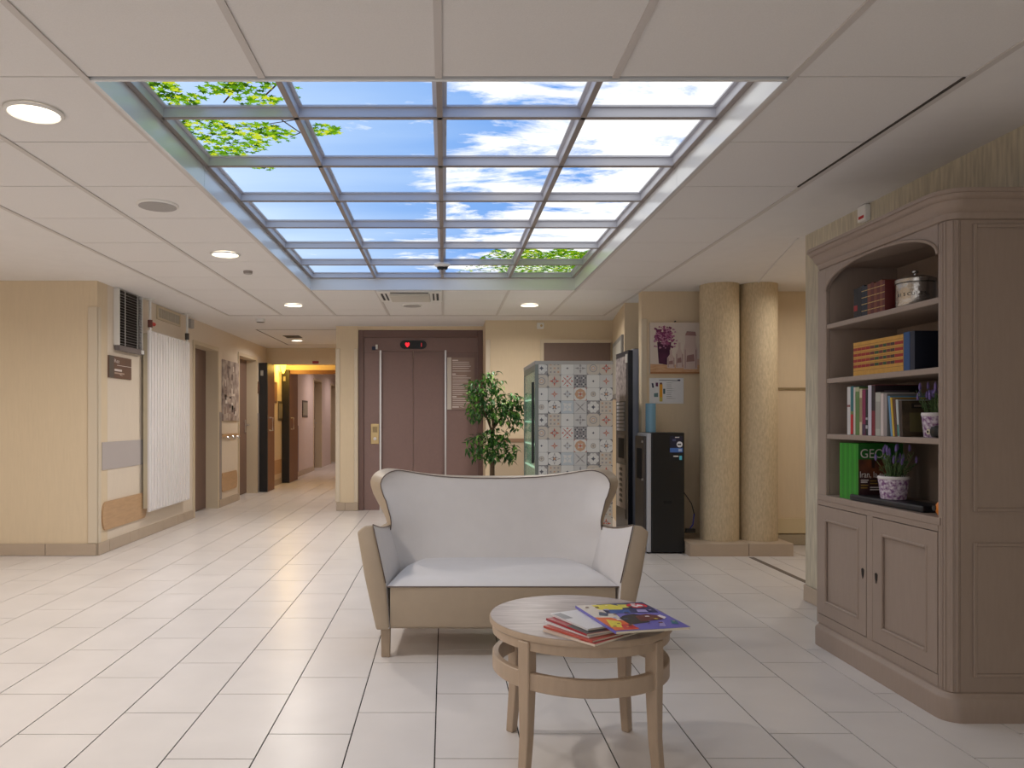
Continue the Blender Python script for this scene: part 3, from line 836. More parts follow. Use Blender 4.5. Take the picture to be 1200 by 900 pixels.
# black and white picture
t = thing('wall_picture', (XL, 10.15, 1.2), 'unframed grey and white printed panel picture on the left wall', 'picture')
ya, yb, zb_, zt = 9.83, wy(278), 1.11, 1.90
B(XL + .001, XL + .022, ya, yb, zb_, zt).build('canvas', mat('picture_ground', (198, 184, 174), .7, c2=(120, 100, 96), scale=7, detail=2), t)
rg = random.Random(9)
for i in range(26):
    yy, zz = rg.uniform(ya + .03, yb - .12), rg.uniform(zb_ + .03, zt - .1)
    ww, hh = rg.uniform(.02, .12), rg.uniform(.02, .1)
    B(XL + .0221, XL + .0228, yy, yy + ww, zz, zz + hh).build('print_patch', [mat('pp1', (222, 212, 204), .7), mat('pp2', (150, 130, 124), .7), mat('pp3', (96, 78, 76), .7)][i % 3], t)
# coat hooks
t = thing('coat_rail', (XL, 10.1, .88), 'wooden rail with small metal hooks below the grey picture', 'coat rail')
B(XL + .001, XL + .03, 9.8, 10.55, .90, .935).build('rail', WOODB, t)
for y in (9.95, 10.2, 10.42):
    MB().tube([(XL + .031, y, .90), (XL + .07, y, .87), (XL + .07, y, .90)], .012, 8).build('hook', STEEL, t)
# corridor fittings
def frame_on_wall(name, x0, x1, ytop, ybot, m, label, cat, inner=None):
    ya, yb = wy(x0), wy(x1)
    t = thing(name, (XL, (ya + yb) / 2, 1.2), label, cat)
    zt, zb_ = CAM_H + (CY - ytop) * ya / F_PX, CAM_H + (CY - ybot) * ya / F_PX
    B(XL + .001, XL + .012, ya, yb, zb_, zt).build('panel', m, t)
    B(XL + .0121, XL + .016, ya + .03, yb - .03, zb_ + .04, zt - .04).build('print', inner or PAPER, t)
frame_on_wall('corridor_sign', 319, 324, 447, 472, SIGNB, 'brown sign on the yellow lit lobby wall', 'sign', mat('brown_print', (150, 110, 80), .5))
frame_on_wall('wall_notice', 325.5, 332, 470, 493, mat('frame_dark', (92, 84, 76), .5), 'dark framed notice in the yellow lit lobby', 'notice', mat('grey_print', (150, 145, 130), .5))
frame_on_wall('wall_notice', 354, 360, 469, 489, mat('frame_dark', (92, 84, 76), .5), 'framed notice on the pinkish corridor wall', 'notice', mat('grey_print', (150, 145, 130), .5))
frame_on_wall('door_name_plate', 301.5, 303.5, 447, 461, SIGNB, 'tiny brown plate on the wall before the fire doors', 'sign', SIGNB)
c0 = at(370, 424, 12.3)
tag(B(c0[0] - .05, c0[0] + .05, 12.28, 12.299, 2.025, 2.065).build('exit_marker', mat('red_marker', (150, 40, 34), .5)), 'small red marker above the corridor fire doors', 'sign')
# sconce in the lobby
t = thing('wall_lamp', (XL + .001, 13.2, 2.0), 'glowing yellow wall lamp in the corridor lobby', 'wall lamp')
B(XL + .001, XL + .02, 13.14, 13.26, 1.95, 2.1).build('back_plate', WHITE, t)
MB().lathe([(.012, -.1), (.045, -.02), (.055, .05), (.04, .09), (.0001, .1)], (XL + .08, 13.2, 2.02), 16).build('globe', emit('sconce_glow', (255, 190, 60), 7.0), t, smooth=True)
def point(name, loc, p, col, r=.06):
    l = bpy.data.lights.new(name, 'POINT')
    l.energy = p
    l.color = col
    l.shadow_soft_size = r
    o = bpy.data.objects.new(name, l)
    COL.objects.link(o)
    o.location = loc
    return o
point('wall_lamp_bulb', (XL + .2, 13.1, 2.02), 11, (1.0, .62, .12))
downlight(-2.1, 16.2, 'corridor downlight beyond the fire doors', 9, .09, col=(1.0, .82, .76))
downlight(-2.1, 18.8, 'furthest downlight along the far corridor', 7, .09, col=(1.0, .82, .76))
# ------------------------------------------------------------------ columns on their plinth
COLM = mat('stippled_beige_column', (206, 188, 156), .7, c2=(184, 167, 138), scale=90, stretch=(1, 1, .3), bump=.35, bscale=120)
pl = thing('column_plinth', (2.44, 6.5, 0), 'low tiled plinth under the two round columns', 'plinth')
B(2.03, 2.865, 6.282, 6.8, 0, .098).build('core', mat('pale_grout', (150, 138, 124), .9), pl)
for a, b in ((2.02, 2.502), (2.506, 2.87)):
    B(a, b, 6.27, 6.2819, 0, .1).build('tile', SKIRT, pl, bevel=.002, seg=1)
    B(a, b, 6.27, 6.8, .0985, .106).build('tile', SKIRT, pl, bevel=.002, seg=1)
B(2.018, 2.0299, 6.285, 6.8, 0, .098).build('tile', SKIRT, pl)
for cx_, lab in ((2.35, 'round stippled beige column next to the canvas picture'), (2.677, 'round stippled beige column nearer the bookcase')):
    o = MB().lathe([(.161, 0), (.161, CEIL - .1065)], (cx_, 6.52, .1062), 40).build('column', COLM, smooth=True)
    tag(o, lab, 'column', 'round columns')

# ------------------------------------------------------------------ canvas print and poster on the niche wall
WYN = 6.839
a, b = at(762, 378, WYN - .025), at(824, 438, WYN - .025)
t = thing('canvas_picture', (a[0], WYN, b[2]), 'square canvas print of a purple vase of lavender beside glass bottles', 'picture')
Wc, Hc = b[0] - a[0], a[2] - b[2]
B(a[0], b[0], WYN - .025, WYN - .001, b[2], a[2]).build('canvas', mat('canvas_ground', (222, 210, 200), .8, noise=.06, scale=9), t)
def art(parent, o, W, H, yy):
    def P(name, pts, m, k=0):
        MB().plate((o[0], yy - .0006 - k * .0003, o[2]), (W, 0, 0), (0, 0, H), pts).build(name, m, parent)
    return P
P = art(t, (a[0], 0, b[2]), Wc, Hc, WYN - .025)
P('printed_table', [(0, 0), (1, 0), (1, .17), (0, .19)], mat('art_table', (196, 150, 112), .8, c2=(214, 176, 140), scale=20, stretch=(1, 1, 5)))
P('printed_table_edge', [(0, 0), (1, 0), (1, .035), (0, .035)], mat('art_edge', (170, 120, 80), .8), 1)
P('printed_shade', [(.6, .17), (1, .17), (1, .3), (.75, .27)], mat('art_pink', (206, 176, 160), .8), 1)
P('printed_vase', [(.16, .2), (.34, .17), (.4, .62), (.13, .62)], mat('art_vase', (92, 44, 76), .8, c2=(60, 26, 52), scale=12), 1)
rg = random.Random(11)
fl = MB()
for i in range(330):
    u, vv = rg.gauss(.27, .09), rg.gauss(.74, .085)
    if not (.06 < u < .5 and .5 < vv < .93): continue
    s, an = rg.uniform(.015, .03), rg.random() * PI
    pts = [(u + s * math.cos(an + k * PI / 3), vv + s * math.sin(an + k * PI / 3) * (.5 if k % 2 else 1)) for k in range(6)]
    fl.plate((a[0], WYN - .0262 - rg.random() * .0004, b[2]), (Wc, 0, 0), (0, 0, Hc), pts, 0, i % 3)
tag(fl.build('printed_flowers', [mat('art_fl1', (150, 78, 120), .8), mat('art_fl2', (112, 44, 88), .8), mat('art_fl3', (182, 128, 158), .8)], t), kind='stuff')
gb = mat('art_glass', (206, 186, 180), .8)
gd = mat('art_glass_line', (158, 124, 122), .8)
def bottle(name, x, z0, w, h, nk):
    pts = [(x - w, z0), (x + w, z0), (x + w, z0 + h * .55), (x + w * nk, z0 + h * .75), (x + w * nk, z0 + h), (x - w * nk, z0 + h), (x - w * nk, z0 + h * .75), (x - w, z0 + h * .55)]
    P(name, pts, gb, 2)
    for q in (-.8, .75):
        P('printed_glass_line', [(x + w * q, z0 + .02), (x + w * q + .012, z0 + .02), (x + w * q + .012, z0 + h * .55), (x + w * q, z0 + h * .55)], gd, 3)
    P('printed_glass_line', [(x - w * .6, z0 + h * .2), (x + w * .6, z0 + h * .22), (x + w * .5, z0 + h * .42), (x - w * .5, z0 + h * .38)], gd, 3)
bottle('printed_bottle', .39, .11, .07, .36, .3)
bottle('printed_bottle', .55, .11, .07, .5, .3)
bottle('printed_jar', .76, .09, .13, .7, .75)
P('printed_lid', [(.66, .75), (.87, .74), (.85, .82), (.69, .83)], gd, 4)
MB().lathe([(.006, 0), (.006, -.02), (.0001, -.021)], ((a[0] + b[0]) / 2 - .01, WYN - .001, a[2] + .012), 8, axis='y').build('nail', BLACK, t)
a, b = at(761, 443, WYN), at(801, 473, WYN)
t = thing('notice_poster', (a[0], WYN, b[2]), 'white notice sheet with an orange bar below the canvas print', 'poster')
B(a[0], b[0], WYN - .004, WYN - .001, b[2], a[2]).build('sheet', mat('sheet_white', (226, 228, 232), .5), t)
P = art(t, (a[0], 0, b[2]), b[0] - a[0], a[2] - b[2], WYN - .004)
P('print_bar', [(.29, .08), (.38, .08), (.38, .75), (.29, .75)], mat('pr_orange', (226, 160, 40), .6))
P('print_bar_foot', [(.29, .08), (.38, .08), (.38, .25), (.29, .25)], mat('pr_olive', (196, 180, 90), .6), 1)
P('print_bar_head', [(.3, .75), (.37, .75), (.37, .82), (.3, .82)], mat('pr_brown', (110, 60, 40), .6))
P('print_picture', [(.08, .62), (.13, .62), (.11, .8), (.06, .8)], mat('pr_navy', (40, 50, 76), .6))
P('print_picture', [(.18, .68), (.25, .66), (.25, .82), (.18, .82)], mat('pr_wine', (90, 40, 80), .6))
P('print_picture', [(.13, .26), (.25, .26), (.25, .42), (.13, .4)], mat('pr_teal', (96, 130, 140), .6))
P('print_picture', [(.4, .38), (.46, .38), (.46, .58), (.4, .58)], mat('pr_teal2', (60, 96, 104), .6))
P('print_heading', [(.28, .9), (.86, .88), (.86, .91), (.28, .93)], mat('pr_grey', (120, 124, 132), .6))
P('print_logo', [(.82, .88), (.9, .88), (.9, .94), (.82, .94)], mat('pr_navy', (40, 50, 76), .6))
for i in range(9):
    P('print_line', [(.5, .8 - i * .075), (.5 + rg.uniform(.12, .3), .8 - i * .075), (.62, .815 - i * .075), (.5, .815 - i * .075)], mat('pr_grey', (120, 124, 132), .6))

# ------------------------------------------------------------------ water cooler
t = thing('water_cooler', (1.85, 6.55, 0), 'black and grey floor standing water cooler beside the canvas wall', 'water cooler')
x0, x1, y0, y1, zt = 1.735, 2.012, 6.39, 6.72, 1.016
wb = B(x0, x1, y0, y1, .012, zt).build('body', BLACK, t, bevel=.008)
B(x0 - .037, x0 - .0005, y0 + .004, y1, .012, zt - .004).build('grey_edge', mat('light_grey_edge', (176, 178, 184), .4), t, bevel=.008)
B(x0 - .058, x0 - .0375, y0 + .02, y1 - .01, .03, zt - .03).build('front_panel', mat('dark_brown_grey', (62, 56, 54), .4), t, bevel=.006)
B(x0 - .06, x0 - .0585, y0 + .09, y1 - .08, .62, .88).build('dispenser_recess', DARK, t)
for z in (.62, .94):
    MB().lathe([(.01, 0), (.01, -.012), (.0001, -.014)], (x0 - .0585, y0 + .05, z), 8, axis='x').build('button', STEEL, t)
MB().box(x0 + .1, x0 + .17, y0 - .002, y0 - .0003, .42, .445).build('hand_slot', DARK, t)
for x in (x0 - .02, x1 - .03):
    for y in (y0 + .03, y1 - .03):
        MB().tube([(x, y, 0), (x, y, .0119)], .014, 8).build('foot', BLACK, t)
# stickers on the side
def st(x0p, x1p, y0p, y1p, m, k=0, nm='sticker'):
    a, b = at(x0p, y0p, y0), at(x1p, y1p, y0)
    B(a[0], b[0], y0 - .0012 - .0004 * k, y0 - .0004, b[2], a[2]).build(nm, m, wb)
st(785, 800, 511, 540, mat('st_navy', (24, 26, 52), .4))
st(785, 800, 525, 530, mat('st_blue', (70, 112, 186), .4), 1)
st(785, 800, 531, 540, mat('st_black', (10, 16, 22), .4), 1)
c0 = at(796.3, 520.8, y0)
MB().lathe([(.0001, -.0003), (.025, 0)], (c0[0], y0 - .0021, c0[2]), 20, axis='y').build('round_sticker', mat('st_white', (224, 226, 232), .4), wb)
st(794, 798, 520, 521.6, mat('st_black', (10, 16, 22), .4), 5, 'sticker_print')
st(791, 796, 512, 513, WHITE, 2, 'sticker_print')
st(788, 792, 514.5, 517, mat('st_mid', (70, 74, 110), .4), 2, 'sticker_print')
st(795, 799, 526, 529, mat('st_pale', (170, 190, 224), .4), 3, 'sticker_print')
st(789, 795, 534, 535.3, WHITE, 3, 'sticker_print')
st(796, 799, 534, 539, mat('st_cyan', (90, 190, 210), .4), 3, 'sticker_print')
# blue cup tube on top
t = thing('cup_tube', (1.80, 6.62, 1.017), 'translucent blue tube of cups on the water cooler', 'cup dispenser')
MB().lathe([(.044, 0), (.044, .25), (.038, .25), (.038, .004)], (1.79, 6.62, 1.0165), 20).build('tube', glass('blue_tube', (120, 165, 190), .15, .75), t, smooth=True)
MB().lathe([(.03, .004), (.034, .22), (.0001, .225)], (1.79, 6.62, 1.0165), 16).build('cups', mat('pale_cups', (190, 215, 225), .5), t, smooth=True)
# plug and cable by the cooler
t = thing('power_cable', (2.09, 6.6, .3), 'blue and black cable curving from the cooler down to a plug', 'cable')
q = [(2.014, 6.55, .545), (2.06, 6.56, .50), (2.13, 6.57, .40), (2.155, 6.58, .31), (2.14, 6.57, .22), (2.11, 6.55, .19)]
MB().tube(q[:4], .0045, 8).build('black_cable', BLACK, t, smooth=True)
MB().tube(q[3:], .0055, 8).build('blue_cable', mat('blue_cable', (60, 70, 170), .4), t, smooth=True)
MB().box(2.07, 2.15, 6.53, 6.57, .155, .19).build('plug', BLACK, t, bevel=.004)
MB().tube([(2.075, 6.55, .16), (2.05, 6.56, .15), (2.015, 6.57, .155)], .004, 8).build('lead', BLACK, t)

# ------------------------------------------------------------------ drinks machine
t = thing('drinks_machine', (1.93, 7.25, 0), 'tall dark hot drinks vending machine with cup column, seen edge on', 'vending machine')
x0, x1, y0, y1, zt = 1.685, 2.2, 7.0, 7.49, 1.775
B(x0 + .045, x1, y0, y1, .06, zt).build('body', mat('machine_grey', (150, 154, 170), .4), t, bevel=.004)
B(x0, x0 + .0445, y0, y1, .06, zt - .01).build('door', mat('machine_navy', (26, 30, 44), .35), t, bevel=.003)
B(x0 - .004, x0 - .0005, y0 + .06, y1 - .02, 1.3, zt - .06).build('picture_panel', mat('machine_print', (176, 168, 168), .3, c2=(70, 64, 68), scale=22), t)
for i in range(8):
    z = 1.02 + i * .035
    B(x0 - .012, x0 - .0005, y0 + .12, y1 - .08, z, z + .024).build('selection_button', mat('pale_button', (176, 176, 184), .4), t, bevel=.003)
B(x0 - .004, x0 - .0005, y0 + .1, y1 - .08, .72, .98).build('cup_bay', mat('bay_frame', (90, 86, 86), .4), t)
B(x0 - .006, x0 - .0045, y0 + .14, y1 - .12, .76, .95).build('cup_bay_opening', DARK, t)
B(x0 - .004, x0 - .0005, y0 + .08, y1 - .04, .25, .7).build('lower_panel', mat('machine_lower', (186, 176, 168), .4), t)
B(x0 - .006, x0 - .0045, y0 + .08, y1 - .04, .2, .29).build('dark_foot', BLACK, t)
for i in range(7):
    z = .34 + i * .05
    MB().plate((x0 - .0045, y0 + .2, z), (0, -1, 0), (0, 0, 1), [(0, 0), (-.13, .004), (-.14, .026), (-.06, .034), (-.01, .028)]).build('letter_mark', mat('machine_letters', (70, 66, 66), .5), t)
B(x0 - .012, x0 - .0005, y0 + .01, y0 + .05, 1.65, 1.73).build('white_box', WHITE, t)
MB().box(x0 + .03, x1 - .02, y0 + .02, y1 - .02, 0, .0599).build('base', BLACK, t)
for dx in (.09, .16):
    MB().box(x0 + dx, x0 + dx + .05, y0 + .1, y0 + .2, zt, zt + .012).build('top_hinge', BLACK, t)
# notice board on the angled wall behind
u = Vector((1.95 - 1.772, 8.849 - 7.51, 0)).normalized()
nv = Vector((-u.y, u.x, 0))
t = thing('notice_board', (1.79, 7.7, 1.4), 'grey framed notice board on the wall above the drinks machine', 'notice board')
cb = Vector((1.772, 7.51, 0)) + u * .56
for nm, w_, h_, cz, th, m, off in (('frame', 1.02, .62, 1.66, .022, mat('board_frame', (140, 138, 136), .4), .012), ('panel', .92, .52, 1.66, .004, mat('board_panel', (188, 186, 176), .35), .0255)):
    MB().obox(cb + nv * off + Vector((0, 0, cz)), u, nv, (0, 0, 1), w_, th, h_).build(nm, m, t)

# ------------------------------------------------------------------ tiled cabinet (chilled display with patterned tile panel)
t = thing('tiled_cabinet', (1.1, 6.96, 0), 'tall chilled cabinet with its side clad in patterned cement tiles', 'display fridge')
x0, x1, y0, y1, zt = .772, 1.434, 6.5, 7.42, 1.597
B(x0 + .03, x1, y0 + .006, y1, .05, zt - .004).build('body', mat('cabinet_steel', (150, 156, 156), .4, metal=.3), t)
B(x0 + .05, x1 - .02, y0 + .02, y1 - .02, 0, .0499).build('plinth', BLACK, t)
MB().box(x0, x0 + .0299, y0, y0 + .03, .05, zt).box(x0, x0 + .0299, y1 - .03, y1, .05, zt).box(x0, x0 + .0299, y0 + .03, y1 - .03, zt - .05, zt).box(x0, x0 + .0299, y0 + .03, y1 - .03, .05, .12).build('door_frame', mat('fridge_frame', (128, 136, 132), .35, metal=.4), t)
B(x0 + .004, x0 + .008, y0 + .03, y1 - .03, .12, zt - .05).build('glass_door', glass('green_glass', (170, 205, 185), .05, .35), t)
B(x0 + .026, x0 + .0299, y0 + .03, y1 - .03, .12, zt - .05).build('interior', mat('fridge_inside', (150, 178, 160), .5), t)
for i in range(6):
    z = .3 + i * .2
    B(x0 + .009, x0 + .0255, y0 + .03, y1 - .03, z, z + .012).build('shelf_edge', emit('fridge_shelf_light', (190, 240, 205), .9), t)  # pale green shelf edges that emit by themselves
B(x0 - .02, x0 - .0005, y0 + .06, y0 + .1, .75, 1.45).build('door_handle', mat('dark_handle', (26, 26, 30), .4), t, bevel=.003)
# tile designs: [base, motif builder]
TC = {'white': (216, 216, 212), 'pale': (200, 200, 198), 'sand': (200, 192, 180), 'grey': (150, 148, 148), 'dark': (92, 92, 100), 'navy': (74, 80, 96), 'red': (190, 96, 80), 'orange': (196, 156, 126), 'blue': (190, 199, 204)}
TMAT = {k: mat('cement_tile_' + k, v, .45) for k, v in TC.items()}
TKEYS = list(TC)
def TI(k): return TKEYS.index(k)
ts = (x1 - x0) / 6
def design(code):
    s = ts / 2 - .0012
    mb = MB()
    base = {'A': 'grey', 'N': 'sand', 'C': 'white', 'D': 'pale', 'E': 'sand', 'F': 'sand', 'X': 'white', 'G': 'grey', 'H': 'pale', 'I': 'white', 'O': 'white', 'J': 'white', 'K': 'white', 'L': 'blue', 'M': 'pale'}[code]
    mb.box(-s, s, -.004, 0, -s, s, TI(base))
    lay = [0]
    def poly(pts, c):
        lay[0] += 1
        mb.plate((0, -.004 - .00012 * lay[0], 0), (s, 0, 0), (0, 0, s), pts, 0, TI(c))
    def star(n, r1, r2, c, rot=0.0, x=0.0, z=0.0):
        poly([(x + (r1 if k % 2 == 0 else r2) * math.cos(rot + PI * k / n), z + (r1 if k % 2 == 0 else r2) * math.sin(rot + PI * k / n)) for k in range(2 * n)], c)
    def disc(r, c, x=0.0, z=0.0, n=16):
        poly([(x + r * math.cos(2 * PI * k / n), z + r * math.sin(2 * PI * k / n)) for k in range(n)], c)
    def corners(r, c):
        for i in (-1, 1):
            for j in (-1, 1):
                p = [(i, j), (i, j - j * r), (i - i * r * .35, j - j * r * .35), (i - i * r, j)]
                poly(p if i * j < 0 else p[::-1], c)
    if code == 'A':
        star(8, .97, .82, 'white', PI / 8); star(8, .8, .7, 'pale'); disc(.66, 'white'); star(4, .42, .14, 'navy'); star(4, .28, .12, 'dark', PI / 4); corners(.3, 'dark')
    elif code == 'N':
        for i in (-.6, 0, .6):
            for j in (-.6, 0, .6):
                star(4, .24, .1, 'grey' if (i + j) else 'orange', PI / 4, i, j)
    elif code == 'C':
        star(4, .22, .1, 'dark'); corners(.16, 'grey'); disc(.07, 'navy')
    elif code == 'D':
        star(4, .9, .3, 'grey'); star(4, .6, .2, 'pale', PI / 4); disc(.14, 'grey')
    elif code == 'E':
        disc(.62, 'grey', n=20); disc(.5, 'sand', n=20); disc(.3, 'orange'); disc(.2, 'pale'); corners(.4, 'grey')
    elif code == 'F':
        star(4, .8, .28, 'red'); star(4, .55, .22, 'grey', PI / 4); disc(.2, 'sand'); disc(.1, 'red'); corners(.3, 'dark')
    elif code == 'X':
        star(4, 1.1, .16, 'red', PI / 4); star(4, .5, .14, 'pale', PI / 4); disc(.12, 'red')
        for a_ in range(4): star(3, .22, .1, 'red', a_ * PI / 2, .72 * math.cos(a_ * PI / 2), .72 * math.sin(a_ * PI / 2))
    elif code == 'G':
        for i in (-.5, .5):
            for j in (-.5, .5):
                star(4, .5, .24, 'dark', 0, i, j); star(4, .3, .12, 'pale', PI / 4, i, j)
        star(4, .3, .1, 'dark')
    elif code == 'H':
        star(4, .62, .16, 'red'); star(4, .3, .12, 'orange', PI / 4); disc(.1, 'sand')
    elif code == 'I':
        star(4, .7, .3, 'grey'); star(4, .55, .2, 'blue', PI / 4); disc(.2, 'white'); disc(.1, 'grey')
    elif code == 'O':
        poly([(.9, 0), (.6, .6), (0, .9), (-.6, .6), (-.9, 0), (-.6, -.6), (0, -.9), (.6, -.6)], 'orange'); star(4, .6, .3, 'sand', PI / 4); star(4, .34, .14, 'red'); corners(.3, 'red')
    elif code == 'J':
        disc(.42, 'grey'); disc(.34, 'sand'); star(4, .26, .1, 'grey'); corners(.24, 'pale')
    elif code == 'K':
        star(4, .95, .3, 'dark'); star(4, .75, .28, 'white'); star(4, .5, .2, 'navy', PI / 4); disc(.2, 'orange'); corners(.45, 'dark')
    elif code == 'L':
        star(4, .98, .5, 'white', PI / 4); star(4, .5, .22, 'blue'); disc(.14, 'white')
    elif code == 'M':
        star(4, 1.2, .18, 'grey', PI / 4); star(4, .5, .2, 'pale'); disc(.16, 'grey')
    return mb
TAB = ['ANCDEF', 'EFXGCH', 'CHIOJK', 'JKLMAN']
proto = {}
for r in range(15):
    zc = zt - (ts - .022) / 2 - .011 - .004 - (r * ts - 0.0)
    zc = zt - ts / 2 + .022 - r * ts
    for c_ in range(6):
        code = TAB[r % 4][c_]
        if zc - ts / 2 < .04: continue
        key = code
        xx = x0 + .0 + ts * (c_ + .5)
        if key not in proto:
            o = design(code).build('tile', [TMAT[k] for k in TKEYS], t)
            # built around the world origin: undo the parent shift
            for v_ in o.data.vertices:
                v_.co += t.location
            proto[key] = o.data
        else:
            o = bpy.data.objects.new('tile', proto[key])
            COL.objects.link(o)
            o.parent = t
        o.location = Vector((xx, y0 + .0055, zc)) - t.location
B(x0 - .002, x1 + .002, y0 - .002, y1, zt - .0005, zt + .03).build('top_cap', mat('cap_pale', (170, 168, 164), .5), t)

# ------------------------------------------------------------------ ficus
FY = 7.75
t = thing('potted_ficus', (at(577, 500, FY)[0], FY, 0), 'tall green leafy ficus tree between lift and tiled cabinet', 'plant')
tx = at(577, 500, FY)[0]
MB().lathe([(.0001, 0), (.13, 0), (.165, .3), (.175, .3), (.175, .33), (.155, .33), (.15, .28), (.0001, .28)], (tx, FY, 0), 24).build('pot', mat('grey_pot', (120, 110, 104), .5), t, smooth=True)
tr = MB()
for k, (dx, top, lean) in enumerate(((-.02, (575, 440), 0), (.02, (600, 470), 0), (.0, (563, 470), 0))):
    e = at(top[0], top[1], FY)
    pts = [(tx + dx, FY + .02 * k, .28), (tx + dx * .3, FY - .02 * k, .7), (tx - dx * .6, FY + .01 * k, 1.0), ((tx + e[0]) / 2, FY, 1.0 + (e[2] - 1.0) * .5), e]
    tr.tube(pts, [.018, .015, .013, .009, .004], 7)
tr.build('trunk', BARK, t, smooth=True)
rg = random.Random(21)
lv = MB()
cl = [(578, 445, 12, 12, 40), (566, 455, 20, 12, 70), (560, 470, 16, 12, 60), (575, 478, 26, 14, 100), (597, 470, 16, 10, 70), (606, 478, 9, 12, 40), (592, 488, 22, 8, 60), (604, 497, 8, 10, 16), (565, 522, 20, 14, 110), (590, 526, 18, 9, 60), (580, 510, 16, 10, 50), (553, 487, 9, 6, 16), (598, 535, 8, 6, 14), (570, 535, 16, 5, 34)]
for (px, py, rx, ry, n) in cl:
    for i in range(int(n * 1.7)):
        a_, r_ = rg.random() * 2 * PI, math.sqrt(rg.random())
        p = Vector(at(px + rx * r_ * math.cos(a_), py + ry * r_ * math.sin(a_), FY))
        p.y += rg.uniform(-1, 1) * (rx / 117) * .9
        L_, W_ = rg.uniform(.055, .095), rg.uniform(.024, .036)
        d = Vector((rg.uniform(-1, 1), rg.uniform(-1, 1), rg.uniform(-1.1, .25))).normalized()
        sd = d.cross(Vector((rg.uniform(-.4, .4), rg.uniform(-.4, .4), 1))).normalized()
        nn = sd.cross(d).normalized()
        q = [p, p + d * L_ * .4 + sd * W_ / 2 + nn * .006, p + d * L_ - nn * .012, p + d * L_ * .4 - sd * W_ / 2 + nn * .006]
        m_ = p + d * L_ * .45
        lv.add([q[0], q[1], q[2], q[3], m_], [(0, 1, 4), (1, 2, 4), (2, 3, 4), (3, 0, 4)], rg.choice([0, 0, 1, 2]))
tag(lv.build('foliage', [GREEN_L, mat('leaf_dark', (38, 84, 30), .45), mat('leaf_light', (104, 156, 58), .5)], t), kind='stuff')

# ------------------------------------------------------------------ sofa
SOFX = .275
LEA = mat('pale_leather', (222, 216, 212), .42, noise=.03, scale=14, bump=.05, bscale=180)
LEAT = mat('tan_leather', (178, 160, 138), .45, noise=.05, scale=14, bump=.05, bscale=180)
PIPE = mat('dark_piping', (104, 88, 78), .5)
sofa = thing('sofa', (SOFX, 3.9, 0), 'cream leather two seat wing back sofa with flared arms', 'sofa')
def lerp(a, b, t): return a + (b - a) * t
def interp(tab, x):
    for (x0_, y0_), (x1_, y1_) in zip(tab, tab[1:]):
        if x <= x1_:
            k = (x - x0_) / (x1_ - x0_)
            k = max(0, min(1, k))
            return lerp(y0_, y1_, k)
    return tab[-1][1]
HW = [(.13, .54), (.35, .555), (.50, .58), (.56, .588), (.60, .60), (.66, .635), (.72, .668), (.77, .685), (.80, .686), (.83, .676), (.86, .655)]
ZT = [(0, .806), (.2, .807), (.4, .812), (.55, .821), (.7, .836), (.8, .847), (.86, .853), (.90, .855), (.93, .853), (.96, .845), (.98, .832), (.993, .812), (1.0, .785)]
YB = 4.15
def back_pt(s, t_, dw, dz, dy, z0=.3):
    zt_ = interp(ZT, abs(s)) - dz
    z = z0 + (zt_ - z0) * t_
    hw = interp(HW, z + dz) - dw * max(0, min(1, (z - .50) / .19)) - (.012 if dw else 0)
    x = s * hw
    y = YB + max(0, z - .33) * .24 - .13 * abs(s) ** 4 + dy
    return (SOFX + x, y, z)
NS, NT = 56, 22
mb = MB()
front = [[back_pt(math.sin(PI / 2 * (-1 + 2 * i / NS)), j / NT, .052, .006, 0) for i in range(NS + 1)] for j in range(NT + 1)]
back = [[back_pt(math.sin(PI / 2 * (-1 + 2 * i / NS)), j / NT, 0.0, 0.0, .085) for i in range(NS + 1)] for j in range(NT + 1)]
def grid(mb, g, mi, flip=False):
    nj, ni = len(g), len(g[0])
    V = [p for r in g for p in r]
    Fs = []
    for j in range(nj - 1):
        for i in range(ni - 1):
            f = (j * ni + i, j * ni + i + 1, (j + 1) * ni + i + 1, (j + 1) * ni + i)
            Fs.append(f[::-1] if flip else f)
    mb.add(V, Fs, mi)
# cushion the front
grid(mb, front, 0)
grid(mb, back, 1, True)
rimF = [front[j][0] for j in range(NT + 1)] + front[NT][1:-1] + [front[j][NS] for j in range(NT, -1, -1)]
rimB = [back[j][0] for j in range(NT + 1)] + back[NT][1:-1] + [back[j][NS] for j in range(NT, -1, -1)]
mid = []
for p, q in zip(rimF, rimB):
    c = Vector(p) * .55 + Vector(q) * .45
    out = Vector((c.x - SOFX, 0, c.z - .55)).normalized()
    mid.append(tuple(c + out * .008))
grid(mb, [rimF, mid, rimB], 1, True)
grid(mb, [[front[0][i] for i in range(NS + 1)], [back[0][i] for i in range(NS + 1)]], 1, True)
bk = mb.build('backrest', [LEA, LEAT], sofa, smooth=True, recalc=True)
MB().tube([Vector(p) + Vector((0, -.002, 0)) for p in rimF[11:-11]], .003, 6).build('piping', PIPE, bk, smooth='all')
